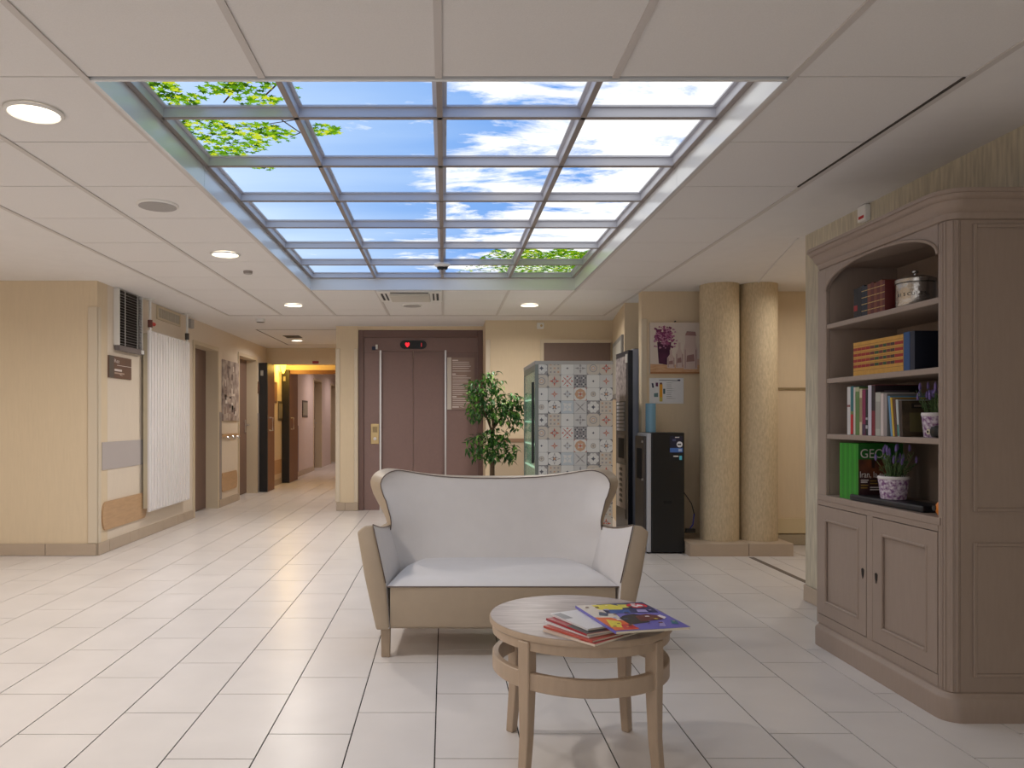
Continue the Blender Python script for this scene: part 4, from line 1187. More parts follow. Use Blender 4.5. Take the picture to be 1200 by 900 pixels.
# lower back down to the base
B(SOFX - .5, SOFX + .5, YB + .005, YB + .09, .135, .32).build('rear_panel', LEAT, sofa, bevel=.01)
for sd in (-1, 1):
    secs = []
    for k in range(9):
        t_ = k / 8
        Y = lerp(3.585, 4.2, t_)
        dip = -.018 * math.sin(PI * t_)
        OB = (lerp(.598, .57, t_), .137)
        OT = (lerp(.688, .632, t_), lerp(.600, .535, t_) + dip)
        IT = (lerp(.612, .56, t_), lerp(.633, .555, t_) + dip)
        IM = (lerp(.552, .50, t_), .36)
        IB = (lerp(.534, .48, t_), .137)
        tm = ((OT[0] + IT[0]) / 2 + .004, (OT[1] + IT[1]) / 2 + .012)
        om = (lerp(OB[0], OT[0], .55) + .006, lerp(OB[1], OT[1], .55))
        secs.append([(SOFX + sd * x, Y, z) for x, z in (OB, om, OT, tm, IT, IM, IB)])
    mb = MB()
    n = 7
    V = [p for s_ in secs for p in s_]
    for k in range(8):
        for i in range(n):
            j = (i + 1) % n
            mb_mi = 0 if i in (4, 5) else 1
            mb.f.append((k * n + i, k * n + j, (k + 1) * n + j, (k + 1) * n + i)); mb.m.append(mb_mi)
    mb.v = [tuple(p) for p in V]
    # slightly domed front face
    cF = Vector((0, 0, 0))
    for p in secs[0]: cF += Vector(p) / n
    mb.v.append(tuple(cF + Vector((0, -.012, 0))))
    ci = len(mb.v) - 1
    for i in range(n):
        mb.f.append((i, ci, (i + 1) % n)); mb.m.append(1)
    mb.f.append(tuple(8 * n + i for i in range(n))); mb.m.append(1)
    ar = mb.build('armrest', [LEA, LEAT], sofa, smooth=True, recalc=True, bevel=.012, seg=3)
    pp = [Vector(secs[0][i]) + Vector((0, -.003, 0)) for i in (6, 5, 4, 3, 2)]
    MB().tube(pp[1:3], .0028, 6).build('piping', PIPE, ar, smooth='all')
    MB().tube([Vector(s_[4]) + Vector((0, 0, .001)) for s_ in secs[:-1]], .0028, 6).build('piping', PIPE, ar, smooth='all')
# seat cushion and apron
mb = MB()
NX, NY = 36, 20
def seat_pt(i, j):
    u, v_ = -1 + 2 * i / NX, j / NY
    hw = lerp(.548, .47, v_) * (1 - .28 * max(0, v_ - .55) ** 2 * 4 * abs(u) ** 2)
    x = u * hw
    y = lerp(3.598, 4.19, v_)
    ed = min(1, (1 - abs(u)) / .12)
    ef = min(1, v_ / .16)
    z = .342 + .034 * (1 - (1 - ed) ** 2) * (1 - (1 - ef) ** 2)
    return (SOFX + x, y, z)
g = [[seat_pt(i, j) for i in range(NX + 1)] for j in range(NY + 1)]
grid(mb, g, 0)
lo = [(p[0], p[1], .31) for p in g[0]]
grid(mb, [[(p[0], p[1], .335) for p in g[0]], g[0]], 0)
sc_ = mb.build('seat_cushion', LEA, sofa, smooth='all')
MB().tube([Vector(p) + Vector((0, -.003, -.003)) for p in g[0]], .003, 6).build('piping', PIPE, sc_, smooth='all')
mb = MB()
prof = [(3.600, .3405), (3.596, .28), (3.596, .18), (3.602, .15), (3.62, .137), (4.16, .137), (4.16, .335)]
V = []
for x in (-.532, -.26, 0, .26, .532):
    V.append([(SOFX + x, y - .006 * (1 - (x / .532) ** 2), z) for y, z in prof])
grid(mb, V, 0)
mb.add(V[0], [tuple(range(7))]); mb.add(V[-1], [tuple(range(6, -1, -1))])
mb.build('apron', LEAT, sofa, smooth=True, recalc=True)
LEGW = mat('beech_leg', (168, 148, 126), .45, noise=.08, scale=18, stretch=(3, 3, .6))
for x, y in ((-.555, 3.635), (.555, 3.635), (-.43, 4.18), (.43, 4.18)):
    cx_, s1, s0 = SOFX + x, .023, .020
    sp = 0
    P_ = [(cx_ + i * s0 + sp, y + j * s0, 0) for i, j in ((-1, -1), (1, -1), (1, 1), (-1, 1))] + [(cx_ + i * s1, y + j * s1, .1365) for i, j in ((-1, -1), (1, -1), (1, 1), (-1, 1))]
    MB().add(P_, [(0, 3, 2, 1), (4, 5, 6, 7), (0, 1, 5, 4), (1, 2, 6, 5), (2, 3, 7, 6), (3, 0, 4, 7)]).build('leg', LEGW, sofa, bevel=.003, seg=1)

# ------------------------------------------------------------------ round table
TX, TY, TZ, TR = .452, 2.555, .472, .301
tbl = thing('coffee_table', (TX, TY, 0), 'small round wooden coffee table with grey top and ring stretcher', 'table')
GTOP = mat('grey_wood_top', (196, 184, 180), .35, c2=(160, 146, 142), scale=7, stretch=(1.2, 9, 1), detail=6)
TW_ = mat('beech_table_wood', (180, 158, 136), .42, noise=.08, scale=16, stretch=(3, 3, .6))
MB().lathe([(.0001, TZ - .0005), (TR - .004, TZ - .0005), (TR - .004, TZ), (.0001, TZ)][1:], (TX, TY, 0), 72).build('top_surface', GTOP, tbl)
MB().lathe([(.0001, TZ - .024), (TR - .006, TZ - .024), (TR, TZ - .018), (TR, TZ - .006), (TR - .003, TZ - .001), (.0001, TZ - .001)], (TX, TY, 0), 72).build('tabletop', TW_, tbl, smooth=True)
MB().lathe([(TR - .04, TZ - .0241), (TR - .04, TZ - .052), (TR - .01, TZ - .052), (TR - .01, TZ - .0241)], (TX, TY, 0), 72, cap=False).build('apron', TW_, tbl, smooth=True)
MB().lathe([(.268, .298), (.268, .349), (.271, .352), (.288, .352), (.291, .349), (.291, .301), (.288, .298), (.271, .298), (.268, .298)], (TX, TY, 0), 72, cap=False).build('ring_stretcher', TW_, tbl, smooth=True)
for sx in (-1, 1):
    for sy in (-1, 1):
        d = Vector((sx, sy, 0)).normalized()
        q = Vector((-d.y, d.x, 0))
        mb = MB()
        rings = []
        for z, r_, hd, hq in ((TZ - .0245, .278, .021, .021), (.36, .278, .021, .021), (.29, .278, .020, .020), (.15, .281, .017, .017), (0, .296, .015, .015)):
            c = Vector((TX, TY, z)) + d * r_
            rings.append([c + d * (i * hd) + q * (j * hq) for i, j in ((-1, -1), (1, -1), (1, 1), (-1, 1))])
        for k in range(4):
            mb.add(rings[k] + rings[k + 1], [(i, i + 4, (i + 1) % 4 + 4, (i + 1) % 4) for i in range(4)])
        mb.add(rings[0], [(0, 1, 2, 3)]); mb.add(rings[-1], [(3, 2, 1, 0)])
        mb.build('leg', TW_, tbl, recalc=True, bevel=.003, seg=1)

# ------------------------------------------------------------------ magazines
def magazine(cx_, cy_, z, ang, w_, h_, th, cover, label, patches=(), bend=0.0):
    a_ = math.radians(ang)
    ux, uy = Vector((math.cos(a_), math.sin(a_), 0)), Vector((-math.sin(a_), math.cos(a_), 0))
    t = thing('magazine', (cx_, cy_, z), label, 'magazine', 'magazines stacked on the round table')
    c = Vector((cx_, cy_, z))
    MB().obox(c + Vector((0, 0, th / 2)), ux, uy, (0, 0, 1), w_, h_, th - .0006).build('pages', PAPER, t)
    cv = MB().obox(c + Vector((0, 0, th - .0002)), ux, uy, (0, 0, 1), w_ + .002, h_ + .002, .0008).build('cover', cover, t)
    MB().obox(c + ux * (-w_ / 2 - .0008) + Vector((0, 0, th / 2)), ux, uy, (0, 0, 1), .0012, h_ + .002, th).build('spine', cover, t)
    for i, (pts, m) in enumerate(patches):
        MB().plate(c + Vector((0, 0, th + .0003 + .00008 * i)) - ux * (w_ / 2) - uy * (h_ / 2), ux * w_, uy * h_, pts).build('cover_print', m, cv)
    return t
def flat(n, c): return mat('print_' + n, c, .3)
z = TZ + .0005
mags = [
    (.478, 2.372, 40, .28, .2, .006, flat('cream', (214, 196, 180)), 'lowest magazine of the stack, cream cover', [([(0, 0), (.5, 0), (.5, .3), (0, .3)], flat('rose', (196, 80, 80)))]),
    (.482, 2.382, 37, .28, .2, .006, flat('rust', (188, 84, 72)), 'second magazine from the bottom, rust red cover', []),
    (.488, 2.40, 33, .28, .2, .005, flat('white', (222, 220, 222)), 'third magazine from the bottom, white cover', []),
    (.49, 2.392, 28, .27, .2, .006, flat('crimson', (160, 44, 56)), 'fourth magazine from the bottom, dark red cover', [([(0, 0), (.3, 0), (.3, .5), (0, .5)], flat('dark', (50, 42, 48)))]),
    (.505, 2.418, 26, .27, .2, .006, flat('white', (222, 220, 222)), 'white covered magazine just below the colourful top one', [([(0, .6), (.12, .6), (.12, .95), (0, .95)], flat('grey', (140, 140, 146)))]),
]
for (x, y, an, h_, w_, th, cov, lab, pat) in mags:
    magazine(x, y, z, an, h_, w_, th, cov, lab, pat)
    z += th + .0012
ell = lambda u0, v0, ru, rv, n=18, tl=0: [(u0 + ru * math.cos(2 * PI * k / n), v0 + rv * math.sin(2 * PI * k / n)) for k in range(n)]
top = [
    ([(0, 0), (1, 0), (1, .62), (.35, .62), (0, .3)], flat('violet', (110, 104, 190))),
    ([(0, .28), (.3, .3), (.42, 1), (0, 1)], flat('cream2', (226, 216, 204))),
    ([(.25, .62), (.95, .55), (1, .75), (1, 1), (.3, 1)], flat('navy', (28, 40, 96))),
    ([(.22, .78), (.55, .74), (.6, .86), (.5, .98), (.22, .98)], flat('yellow', (232, 216, 70))),
    ([(.3, .62), (.58, .6), (.62, .72), (.34, .76)], flat('blue', (34, 84, 160))),
    ([(.56, .8), (.72, .8), (.74, .93), (.58, .95)], flat('lemon', (220, 210, 90))),
    (ell(.83, .86, .15, .1), flat('scarlet', (214, 30, 52))),
    ([(.75, .88), (.8, .9), (.82, .85), (.86, .91), (.92, .87), (.9, .82), (.84, .83), (.8, .8), (.76, .83)], flat('white2', (240, 230, 232))),
    ([(0, .02), (.32, .02), (.34, .26), (.2, .46), (0, .5)], flat('orange', (232, 110, 48))),
    ([(.02, .14), (.16, .1), (.24, .3), (.1, .4)], flat('yellow', (232, 216, 70))),
    ([(.14, .05), (.34, .04), (.3, .2), (.18, .2)], flat('red2', (206, 40, 56))),
    ([(.3, .18), (.6, .22), (.72, .42), (.58, .55), (.4, .5), (.3, .42)], flat('black2', (40, 34, 36))),
    ([(.5, .26), (.84, .3), (.9, .42), (.74, .52), (.55, .46)], flat('maroon', (104, 40, 40))),
    ([(.86, .3), (.93, .36), (.9, .46), (.84, .42)], flat('white2', (240, 230, 232))),
    ([(.1, .56), (.2, .52), (.26, .62), (.16, .68)], flat('slate', (70, 84, 110))),
    ([(.68, .6), (.82, .58), (.84, .68), (.72, .7)], flat('lilac', (170, 160, 216))),
    ([(.62, .06), (.7, .04), (.78, .2), (.74, .22)], flat('lilac', (170, 160, 216))),
    ([(.84, .12), (.92, .1), (.97, .22), (.9, .24)], flat('teal', (60, 120, 140))),
]
rg = random.Random(31)
for i in range(30):
    u_, v_, s_ = rg.uniform(.04, .9), rg.uniform(.04, .92), rg.uniform(.012, .035)
    top.append(([(u_, v_), (u_ + s_ * 2, v_ - s_ * .3), (u_ + s_ * 2.2, v_ + s_), (u_ + s_ * .3, v_ + s_ * 1.1)], flat(*rg.choice([('white2', (240, 230, 232)), ('slate', (70, 84, 110)), ('lilac', (170, 160, 216)), ('black2', (40, 34, 36)), ('yellow', (232, 216, 70)), ('maroon', (104, 40, 40))]))))
magazine(.580, 2.385, z, 12, .235, .31, .008, flat('violet', (110, 104, 190)), 'topmost magazine with a busy colourful cover and red oval', top)
# ------------------------------------------------------------------ bookcase
XF, XB_, YN, YF_ = 1.885, 2.25, 2.85, 3.861
bc = thing('bookcase', (2.07, 3.35, 0), 'tall taupe painted bookcase with arched open shelves over two cupboard doors', 'bookcase')
def rrect(d, r=.045):
    x0, x1, y0, y1 = XF - d, XB_, YN - d, YF_ + d
    R = r + d
    pts = []
    def arc(cx_, cy_, a0, a1):
        for k in range(7):
            a_ = lerp(a0, a1, k / 6)
            pts.append((cx_ + R * math.cos(a_), cy_ + R * math.sin(a_)))
    pts.append((x1, y0))
    pts.append((x1, y1))
    arc(x0 + R, y1 - R, PI / 2, PI)
    arc(x0 + R, y0 + R, PI, 1.5 * PI)
    return pts
def moulding(name, prof, r=.045, top=True, bottom=True):
    mb = MB()
    loops = [[(x, y, z) for x, y in rrect(d, r)] for d, z in prof]
    n = len(loops[0])
    V = [p for l in loops for p in l]
    Fs = []
    for k in range(len(loops) - 1):
        for i in range(n):
            j = (i + 1) % n
            Fs.append((k * n + i, k * n + j, (k + 1) * n + j, (k + 1) * n + i))
    if bottom: Fs.append(tuple(range(n - 1, -1, -1)))
    if top: Fs.append(tuple((len(loops) - 1) * n + i for i in range(n)))
    mb.add(V, Fs)
    return mb.build(name, TAUPE, bc, smooth=True, recalc=True)
moulding('plinth', [(.022, 0), (.022, .082), (.017, .092), (.010, .096), (.007, .104), (-.002, .108)])
moulding('cornice', [(-.002, 1.876), (.006, 1.88), (.010, 1.892), (.010, 1.902), (.018, 1.908), (.028, 1.922), (.034, 1.938), (.036, 1.944), (.046, 1.948), (.052, 1.956), (.054, 1.964), (.060, 1.966), (.060, 1.98), (.05, 1.984)])
SH = [1.598, 1.330, 1.057]
CT = .755
YO0, YO1 = 2.912, 3.768     # open shelf zone
# back, sides
B(XB_ - .012, XB_, YN + .02, YF_ - .02, .108, 1.876).build('back_panel', TAUPE, bc)
B(XF + .045, XB_ - .012, YN, YN + .03, .108, 1.876).build('side_panel', TAUPE, bc)
B(XF + .03, XB_ - .012, YF_ - .03, YF_, .108, 1.876).build('side_panel', TAUPE, bc)
def frame_rect(nm, y, x0, x1, z0, z1, wd, dep, sgn):
    mb = MB()
    for (a, b, c_, d_) in ((x0, x0 + wd, z0, z1), (x1 - wd, x1, z0, z1), (x0 + wd, x1 - wd, z0, z0 + wd), (x0 + wd, x1 - wd, z1 - wd, z1)):
        mb.box(a, b, min(y, y + sgn * dep), max(y, y + sgn * dep), c_, d_)
    return mb.build(nm, TAUPE, bc, bevel=.002, seg=1)
frame_rect('panel_moulding', YN, 1.975, 2.235, .785, 1.86, .014, .006, -1)
frame_rect('panel_moulding', YN, 1.975, 2.235, .165, .668, .014, .006, -1)
B(1.989, 2.221, YN - .002, YN, .8, 1.845).build('raised_panel', TAUPE, bc)
B(1.989, 2.221, YN - .002, YN, .18, .653).build('raised_panel', TAUPE, bc)
# inner faces of the shelf bay
B(XF + .02, XB_ - .012, YN + .0305, YO0, CT, 1.876).build('inner_side', TAUPE, bc)
B(XF + .02, XB_ - .012, YO1, YF_ - .0305, CT, 1.876).build('inner_side', TAUPE, bc)
# front stiles, corner columns
B(XF, XF + .02, YO1, YF_ - .01, .7255, 1.876).build('stile', TAUPE, bc, bevel=.003, seg=1)
B(XF, XF + .02, 3.8435, YF_ - .004, .108, .7245).build('stile', TAUPE, bc)
B(XF, XF + .02, YN + .045, YO0, .108, 1.876).build('stile', TAUPE, bc, bevel=.003, seg=1)
cxn, cyn = XF + .034, YN + .034
MB().lathe([(.0345, .108), (.0345, 1.8765)], (cxn, cyn, 0), 28).build('corner_column', TAUPE, bc, smooth=True)
for ad in (178, 200, 240, 266):
    a_ = math.radians(ad)
    MB().tube([(cxn + .0345 * math.cos(a_), cyn + .0345 * math.sin(a_), .11), (cxn + .0345 * math.cos(a_), cyn + .0345 * math.sin(a_), 1.872)], .0045, 8).build('reed', TAUPE, bc, smooth=True)
# arched frieze
N_ = 24
mb = MB()
def arch(y):
    k = (y - (YO0 + YO1) / 2) / ((YO1 - YO0) / 2)
    return 1.762 + .108 * math.sqrt(max(0, 1 - abs(k) ** 2.3))
pts = []
for i in range(N_ + 1):
    k = math.cos(PI * i / N_)
    y = (YO0 + YO1) / 2 + k * (YO1 - YO0) / 2
    pts.append((y, arch(y)))
ztop = 1.8759
for (ya, za), (yb, zb_) in zip(pts, pts[1:]):
    mb.add([(XF, ya, za), (XF, yb, zb_), (XF, yb, ztop), (XF, ya, ztop), (XF + .02, ya, za), (XF + .02, yb, zb_), (XF + .02, yb, ztop), (XF + .02, ya, ztop)],
           [(0, 3, 2, 1), (4, 5, 6, 7), (0, 1, 5, 4), (3, 7, 6, 2)])
mb.build('arched_frieze', TAUPE, bc, recalc=True)
MB().tube([(XF - .001, y, z) for y, z in pts], .007, 8).build('arch_moulding', TAUPE, bc, smooth=True)
# shelves and counter
for z in SH:
    B(XF + .004, XB_ - .012, YO0 + .0005, YO1 - .0005, z - .024, z).build('shelf', TAUPE, bc, bevel=.004)
B(XF - .004, XB_ - .012, YN + .046, YF_ - .012, CT - .03, CT - .0003).build('counter', TAUPE, bc, bevel=.004)
# lower carcass and doors (inset, flush with the face frame)
B(XF, XF + .02, YO0, 3.843, .1085, .1535).build('bottom_rail', TAUPE, bc)
B(XF, XF + .02, YO0, 3.843, .7015, .7245).build('top_rail', TAUPE, bc)
B(XF, XF + .02, 3.357, 3.403, .154, .701).build('centre_stile', TAUPE, bc)
B(XF + .0205, XF + .025, YO0 + .001, 3.83, .11, .72).build('carcass_front', DARK, bc)
def cupboard_door(y0, y1, keyy):
    z0, z1 = .157, .698
    d = B(XF + .008, XF + .0185, y0, y1, z0, z1).build('door', TAUPE, bc)
    fw = .062
    mb = MB()
    for (a, b, c_, e_) in ((y0, y0 + fw, z0, z1), (y1 - fw, y1, z0, z1), (y0 + fw, y1 - fw, z0, z0 + fw), (y0 + fw, y1 - fw, z1 - fw, z1)):
        mb.box(XF - .001, XF + .0079, a, b, c_, e_)
    mb.build('door_frame', TAUPE, d)
    mb = MB()
    for (a, b, c_, e_) in ((y0 + fw, y0 + fw + .012, z0 + fw, z1 - fw), (y1 - fw - .012, y1 - fw, z0 + fw, z1 - fw), (y0 + fw + .012, y1 - fw - .012, z0 + fw, z0 + fw + .012), (y0 + fw + .012, y1 - fw - .012, z1 - fw - .012, z1 - fw)):
        mb.box(XF - .005, XF + .0079, a, b, c_, e_)
    mb.build('door_moulding', TAUPE, d, bevel=.003, seg=1)
    MB().plate((XF - .0012, keyy, .44), (0, -1, 0), (0, 0, 1), [(0, -.028), (.008, -.008), (.010, .014), (0, .02), (-.010, .014), (-.008, -.008)], .002).build('keyhole_plate', mat('dark_bronze', (40, 34, 30), .4, metal=.6), d)
cupboard_door(2.914, 3.3535, 3.325)
cupboard_door(3.4065, 3.8405, 3.432)

# ------------------------------------------------------------------ books
BX = 1.897
def by(x, X=BX):
    return X * F_PX / (x - CX)
def book(ya, yb, z0, h, m, label, depth=.14, lean=0.0, bands=(), group=None, front=None, x=BX, cat='book', name='book', pages=PAPER):
    if ya > yb: ya, yb = yb, ya
    ya += .0005; yb -= .0005
    t = thing(name, (x, (ya + yb) / 2, z0), label, cat, group)
    z0 += .0004
    c = .0022 if yb - ya > .008 else .001
    def sh(mb):
        mb.v = [(p[0], p[1] + lean * (p[2] - z0), p[2]) for p in mb.v]
        return mb
    cvr = sh(MB().box(x, x + depth, ya, ya + c, z0, z0 + h).box(x, x + depth, yb - c, yb, z0, z0 + h).box(x, x + .003, ya + c, yb - c, z0, z0 + h)).build('cover', m, t)
    sh(MB().box(x + .0031, x + depth - .004, ya + c, yb - c, z0 + .003, z0 + h - .004)).build('pages', pages, t)
    for (b0, b1, mm) in bands:
        sh(MB().box(x - .0008, x - .0001, ya + .001, yb - .001, z0 + b0, z0 + b1)).build('spine_band', mm, cvr)
    for i, (u0, u1, v0, v1, mm) in enumerate(front or ()):
        sh(MB().box(x + u0, x + u1, ya - .0006 - .0002 * i, ya - .0001, z0 + v0, z0 + v1)).build('cover_print', mm, cvr)
    return t
def cl(n, c, r=.5): return mat('book_' + n, c, r)
gold = cl('gold', (190, 160, 90), .35)
ordn = ['leftmost', 'second', 'third', 'fourth', 'fifth', 'sixth', 'seventh', 'eighth', 'ninth', 'tenth', 'eleventh', 'twelfth']
# top shelf: dark and red brown volumes
ed = [1000.5, 1005, 1009.5, 1013, 1016.5, 1020.5, 1024, 1027.5, 1031, 1034, 1037]
cols = [('black', (24, 22, 26)), ('black', (24, 22, 26)), ('navy', (26, 34, 48)), ('navy', (26, 34, 48)), ('rust', (116, 60, 40)), ('wine', (92, 30, 28)), ('rust', (116, 60, 40)), ('wine', (92, 30, 28)), ('rust', (116, 60, 40)), ('wine', (92, 30, 28))]
for i in range(10):
    nm, cc = cols[i]
    bands = [(.02, .023, gold), (.05, .053, gold), (.08, .083, gold), (.11, .113, gold)] if i > 1 else [(.03, .055, cl('redlabel', (150, 30, 30)))] if i == 0 else []
    book(by(ed[i]), by(ed[i + 1]), SH[0], .132 + .003 * (i % 3), cl(nm, cc), '%s book from the left on the top shelf, %s spine' % (ordn[i], {'black': 'black', 'navy': 'dark navy', 'rust': 'reddish brown', 'wine': 'dark red'}[nm]), .1, bands=bands, group='small old books on the top shelf', pages=cl('oldpage', (150, 130, 100)))
# second shelf: ochre leather set
ed = [1000, 1004.7, 1009.4, 1014.4, 1019.5, 1024.8, 1030, 1034.8, 1039, 1043.4, 1048.6, 1058.6]
OCH = mat('ochre_leather', (206, 154, 66), .5, noise=.15, scale=50)
lab2 = {'r': cl('lab_red', (150, 28, 30)), 'g': cl('lab_green', (40, 70, 40)), 'm': cl('lab_maroon', (104, 40, 40)), 'k': cl('lab_dark', (64, 36, 32))}
seq = 'rrrrmgmgmkr'
for i in range(11):
    mm = lab2[seq[i]]
    bands = [(z, z + .013, mm) for z in (.035, .061, .087, .113)] + [(z, z + .002, cl('och_dark', (150, 100, 40))) for z in (.02, .052, .078, .104, .135)]
    book(by(ed[i]), by(ed[i + 1]), SH[1], .152, OCH, '%s ochre leather volume from the left on the second shelf' % ordn[i], .11, bands=bands, group='ochre leather volumes with coloured labels')
BLUE = cl('deepblue', (24, 44, 84))
book(by(1058.8), by(1066), SH[1], .158, cl('midblue', (36, 74, 122)), 'blue tall book right of the ochre volumes', .18)
book(by(1066.2), by(1072), SH[1], .157, cl('darkblue', (18, 26, 48)), 'large dark navy book at the right of the second shelf', .2, front=[(.0, .2, 0, .156, cl('darkblue2', (14, 20, 36)))])
# third shelf
def P3(x0, x1, h, c, nm, label, **k):
    return book(by(x0), by(x1), SH[2], h, cl(nm, c), label, k.pop('depth', .15), **k)
P3(992.8, 996.6, .224, (206, 202, 200), 'white', 'thin white book leftmost on the third shelf', bands=[(.13, .14, cl('tiny', (150, 90, 90)))])
P3(996.8, 1000, .226, (40, 110, 116), 'tealred', 'thin book with teal top and red foot on the third shelf', bands=[(.003, .095, cl('brightred', (196, 26, 30))), (.095, .11, cl('olive', (120, 130, 70)))])
P3(1000.2, 1002.2, .221, (206, 196, 190), 'palewhite', 'very thin pale book beside the teal and red one')
P3(1002.4, 1007, .221, (96, 128, 72), 'green', 'green spined book on the third shelf', bands=[(.2, .22, cl('palegreen', (176, 176, 140)))])
P3(1007.2, 1010.2, .212, (204, 188, 160), 'cream', 'cream book with small dark spine lettering on the third shelf', bands=[(.06, .17, cl('creamprint', (150, 130, 100)))])
P3(1010.4, 1014.2, .206, (132, 40, 78), 'magenta', 'magenta book on the third shelf', bands=[(.003, .05, cl('plum', (70, 44, 76)))])
P3(1014.4, 1017, .206, (28, 26, 30), 'blackthin', 'thin black book with pale marks on the third shelf', bands=[(.03, .045, cl('greyw', (180, 176, 180))), (.07, .08, cl('greyw', (180, 176, 180)))])
P3(1017.2, 1021.2, .224, (198, 194, 206), 'lilacwhite', 'tall lilac white book in the middle of the third shelf')
P3(1021.4, 1025.6, .224, (120, 28, 44), 'darkredtall', 'tall dark red book with black jacket top on the third shelf', bands=[(.11, .222, cl('jacket', (34, 24, 30)))], depth=.2, front=[(0, .2, 0, .222, cl('jacket', (34, 24, 30))), (.04, .15, .194, .2, cl('jackettext', (90, 76, 84)))])
P3(1025.8, 1031.6, .19, (176, 176, 166), 'greycream', 'grey cream book with faint spine lettering on the third shelf', bands=[(.03, .15, cl('greyprint', (156, 154, 146)))])
P3(1031.8, 1035.4, .185, (204, 190, 186), 'pinkwhite', 'pinkish white book on the third shelf')
P3(1035.6, 1039.5, .182, (150, 140, 138), 'tangrey', 'grey book with tan page top on the third shelf', depth=.2, front=[(0, .2, 0, .18, cl('greyface', (120, 122, 120)))])
P3(1043.8, 1046.2, .172, (96, 140, 176), 'lightblue', 'thin light blue leaning book on the third shelf', lean=.13)
P3(1046.4, 1048.4, .165, (214, 176, 60), 'yellow', 'thin yellow leaning book on the third shelf', lean=.13)
P3(1048.8, 1051.6, .16, (92, 58, 40), 'brown', 'thin brown leaning book on the third shelf', lean=.11)
P3(1051.8, 1054.2, .155, (186, 190, 186), 'tealwhite', 'thin pale leaning book with teal edge on the third shelf', lean=.09, bands=[(.003, .05, cl('tealedge', (70, 130, 120)))])
P3(1054.6, 1058, .15, (60, 44, 36), 'darkbrown', 'dark brown paperback with its dim landscape cover facing out', depth=.13, lean=.05, front=[(0, .13, 0, .149, mat('cover_dim', (84, 70, 48), .5, c2=(46, 38, 28), scale=18)), (.04, .1, .118, .138, cl('coverblack', (14, 12, 12))), (.05, .09, .124, .132, cl('covertxt', (110, 96, 84))), (.03, .1, .02, .1, cl('coverolive', (92, 86, 52)))])
# bottom shelf: green magazines and the one facing out
GRN = cl('issuegreen', (26, 128, 22), .35)
n = 8
e0, e1 = by(984), by(1006)
for i in range(n):
    book(lerp(e0, e1, i / n), lerp(e0, e1, (i + 1) / n), CT, .262, GRN if i % 2 else cl('issuegreen2', (40, 148, 28), .35), ('%s green magazine spine from the left on the lowest shelf' % ordn[i]) if i < n - 1 else 'green magazine with its dark cover photograph showing on the lowest shelf', .205, group='green spined magazines', cat='magazine', name='magazine',
         front=None if i < n - 1 else [(0, .205, .19, .26, cl('covergreen', (26, 96, 30))), (0, .205, 0, .19, mat('coverphoto', (120, 66, 36), .4, c2=(46, 22, 22), scale=14)), (0, .205, 0, .105, cl('coverdark', (50, 22, 26))), (.06, .075, .15, .19, cl('coverhead', (40, 24, 20)))])
gm = [o for o in bpy.data.objects if o.get('label', '').startswith('green magazine with its dark cover')][0].children[0]
yf = by(1006) - .0022
WPR = mat('cover_white_print', (214, 206, 200), .5)
text('lettering', 'GEO', .058, (BX + .006, yf, CT + .198), (1, 0, 0), (0, 0, 1), WPR, gm, sx=.92)
text('lettering', 'Iran, la sur', .04, (BX + .004, yf, CT + .108), (1, 0, 0), (0, 0, 1), WPR, gm, sx=.75)
for i, (u0, l_, vv, mm) in enumerate(((.01, .035, .093, WPR), (.01, .03, .084, WPR), (.01, .034, .07, cl('ycover', (150, 120, 50))), (.01, .03, .058, cl('ycover', (150, 120, 50))), (.052, .03, .09, cl('ycover', (150, 120, 50))), (.052, .034, .078, cl('ycover', (150, 120, 50))), (.052, .04, .06, WPR), (.052, .046, .05, WPR), (.01, .07, .02, WPR))):
    B(BX + u0, BX + u0 + l_, yf - .0002, yf, CT + vv, CT + vv + .005).build('cover_line', mm, gm)
# ------------------------------------------------------------------ biscuit tin
jx, jy, jz, jr = 1.977, 3.2, SH[0] + .0004, .073
TIN = mat('hammered_tin', (190, 186, 180), .25, metal=.9, bump=.5, bscale=60, noise=.05)
t = thing('biscuit_tin', (jx, jy, jz), 'round silver biscuit tin with knobbed lid on the top shelf', 'tin')
MB().lathe([(.0001, 0), (jr - .004, 0), (jr, .006), (jr, .098), (jr - .004, .102), (.0001, .102)], (jx, jy, jz), 36).build('body', TIN, t, smooth=True)
MB().lathe([(.0001, .1025), (jr + .003, .1025), (jr + .004, .116), (jr - .006, .122), (jr * .55, .131), (.012, .134), (.0001, .135)], (jx, jy, jz), 36).build('lid', TIN, t, smooth=True)
MB().lathe([(.006, .1355), (.006, .142), (.012, .147), (.011, .153), (.0001, .156)], (jx, jy, jz), 14).build('knob', TIN, t, smooth=True)
s = 'BISCUITS'
for i, ch in enumerate(s):
    a_ = PI + .8 - (len(s) - 1 - i) * 0.0 - (-.5 + (i / (len(s) - 1))) * -1.5
    d = Vector((math.cos(a_), math.sin(a_), 0))
    tg = Vector((-math.sin(a_), math.cos(a_), 0))
    text('lettering', ch, .019, Vector((jx, jy, jz + .044)) + d * (jr + .0008) - tg * .006, tg, (0, 0, 1), mat('tin_letter', (70, 66, 62), .5), t)
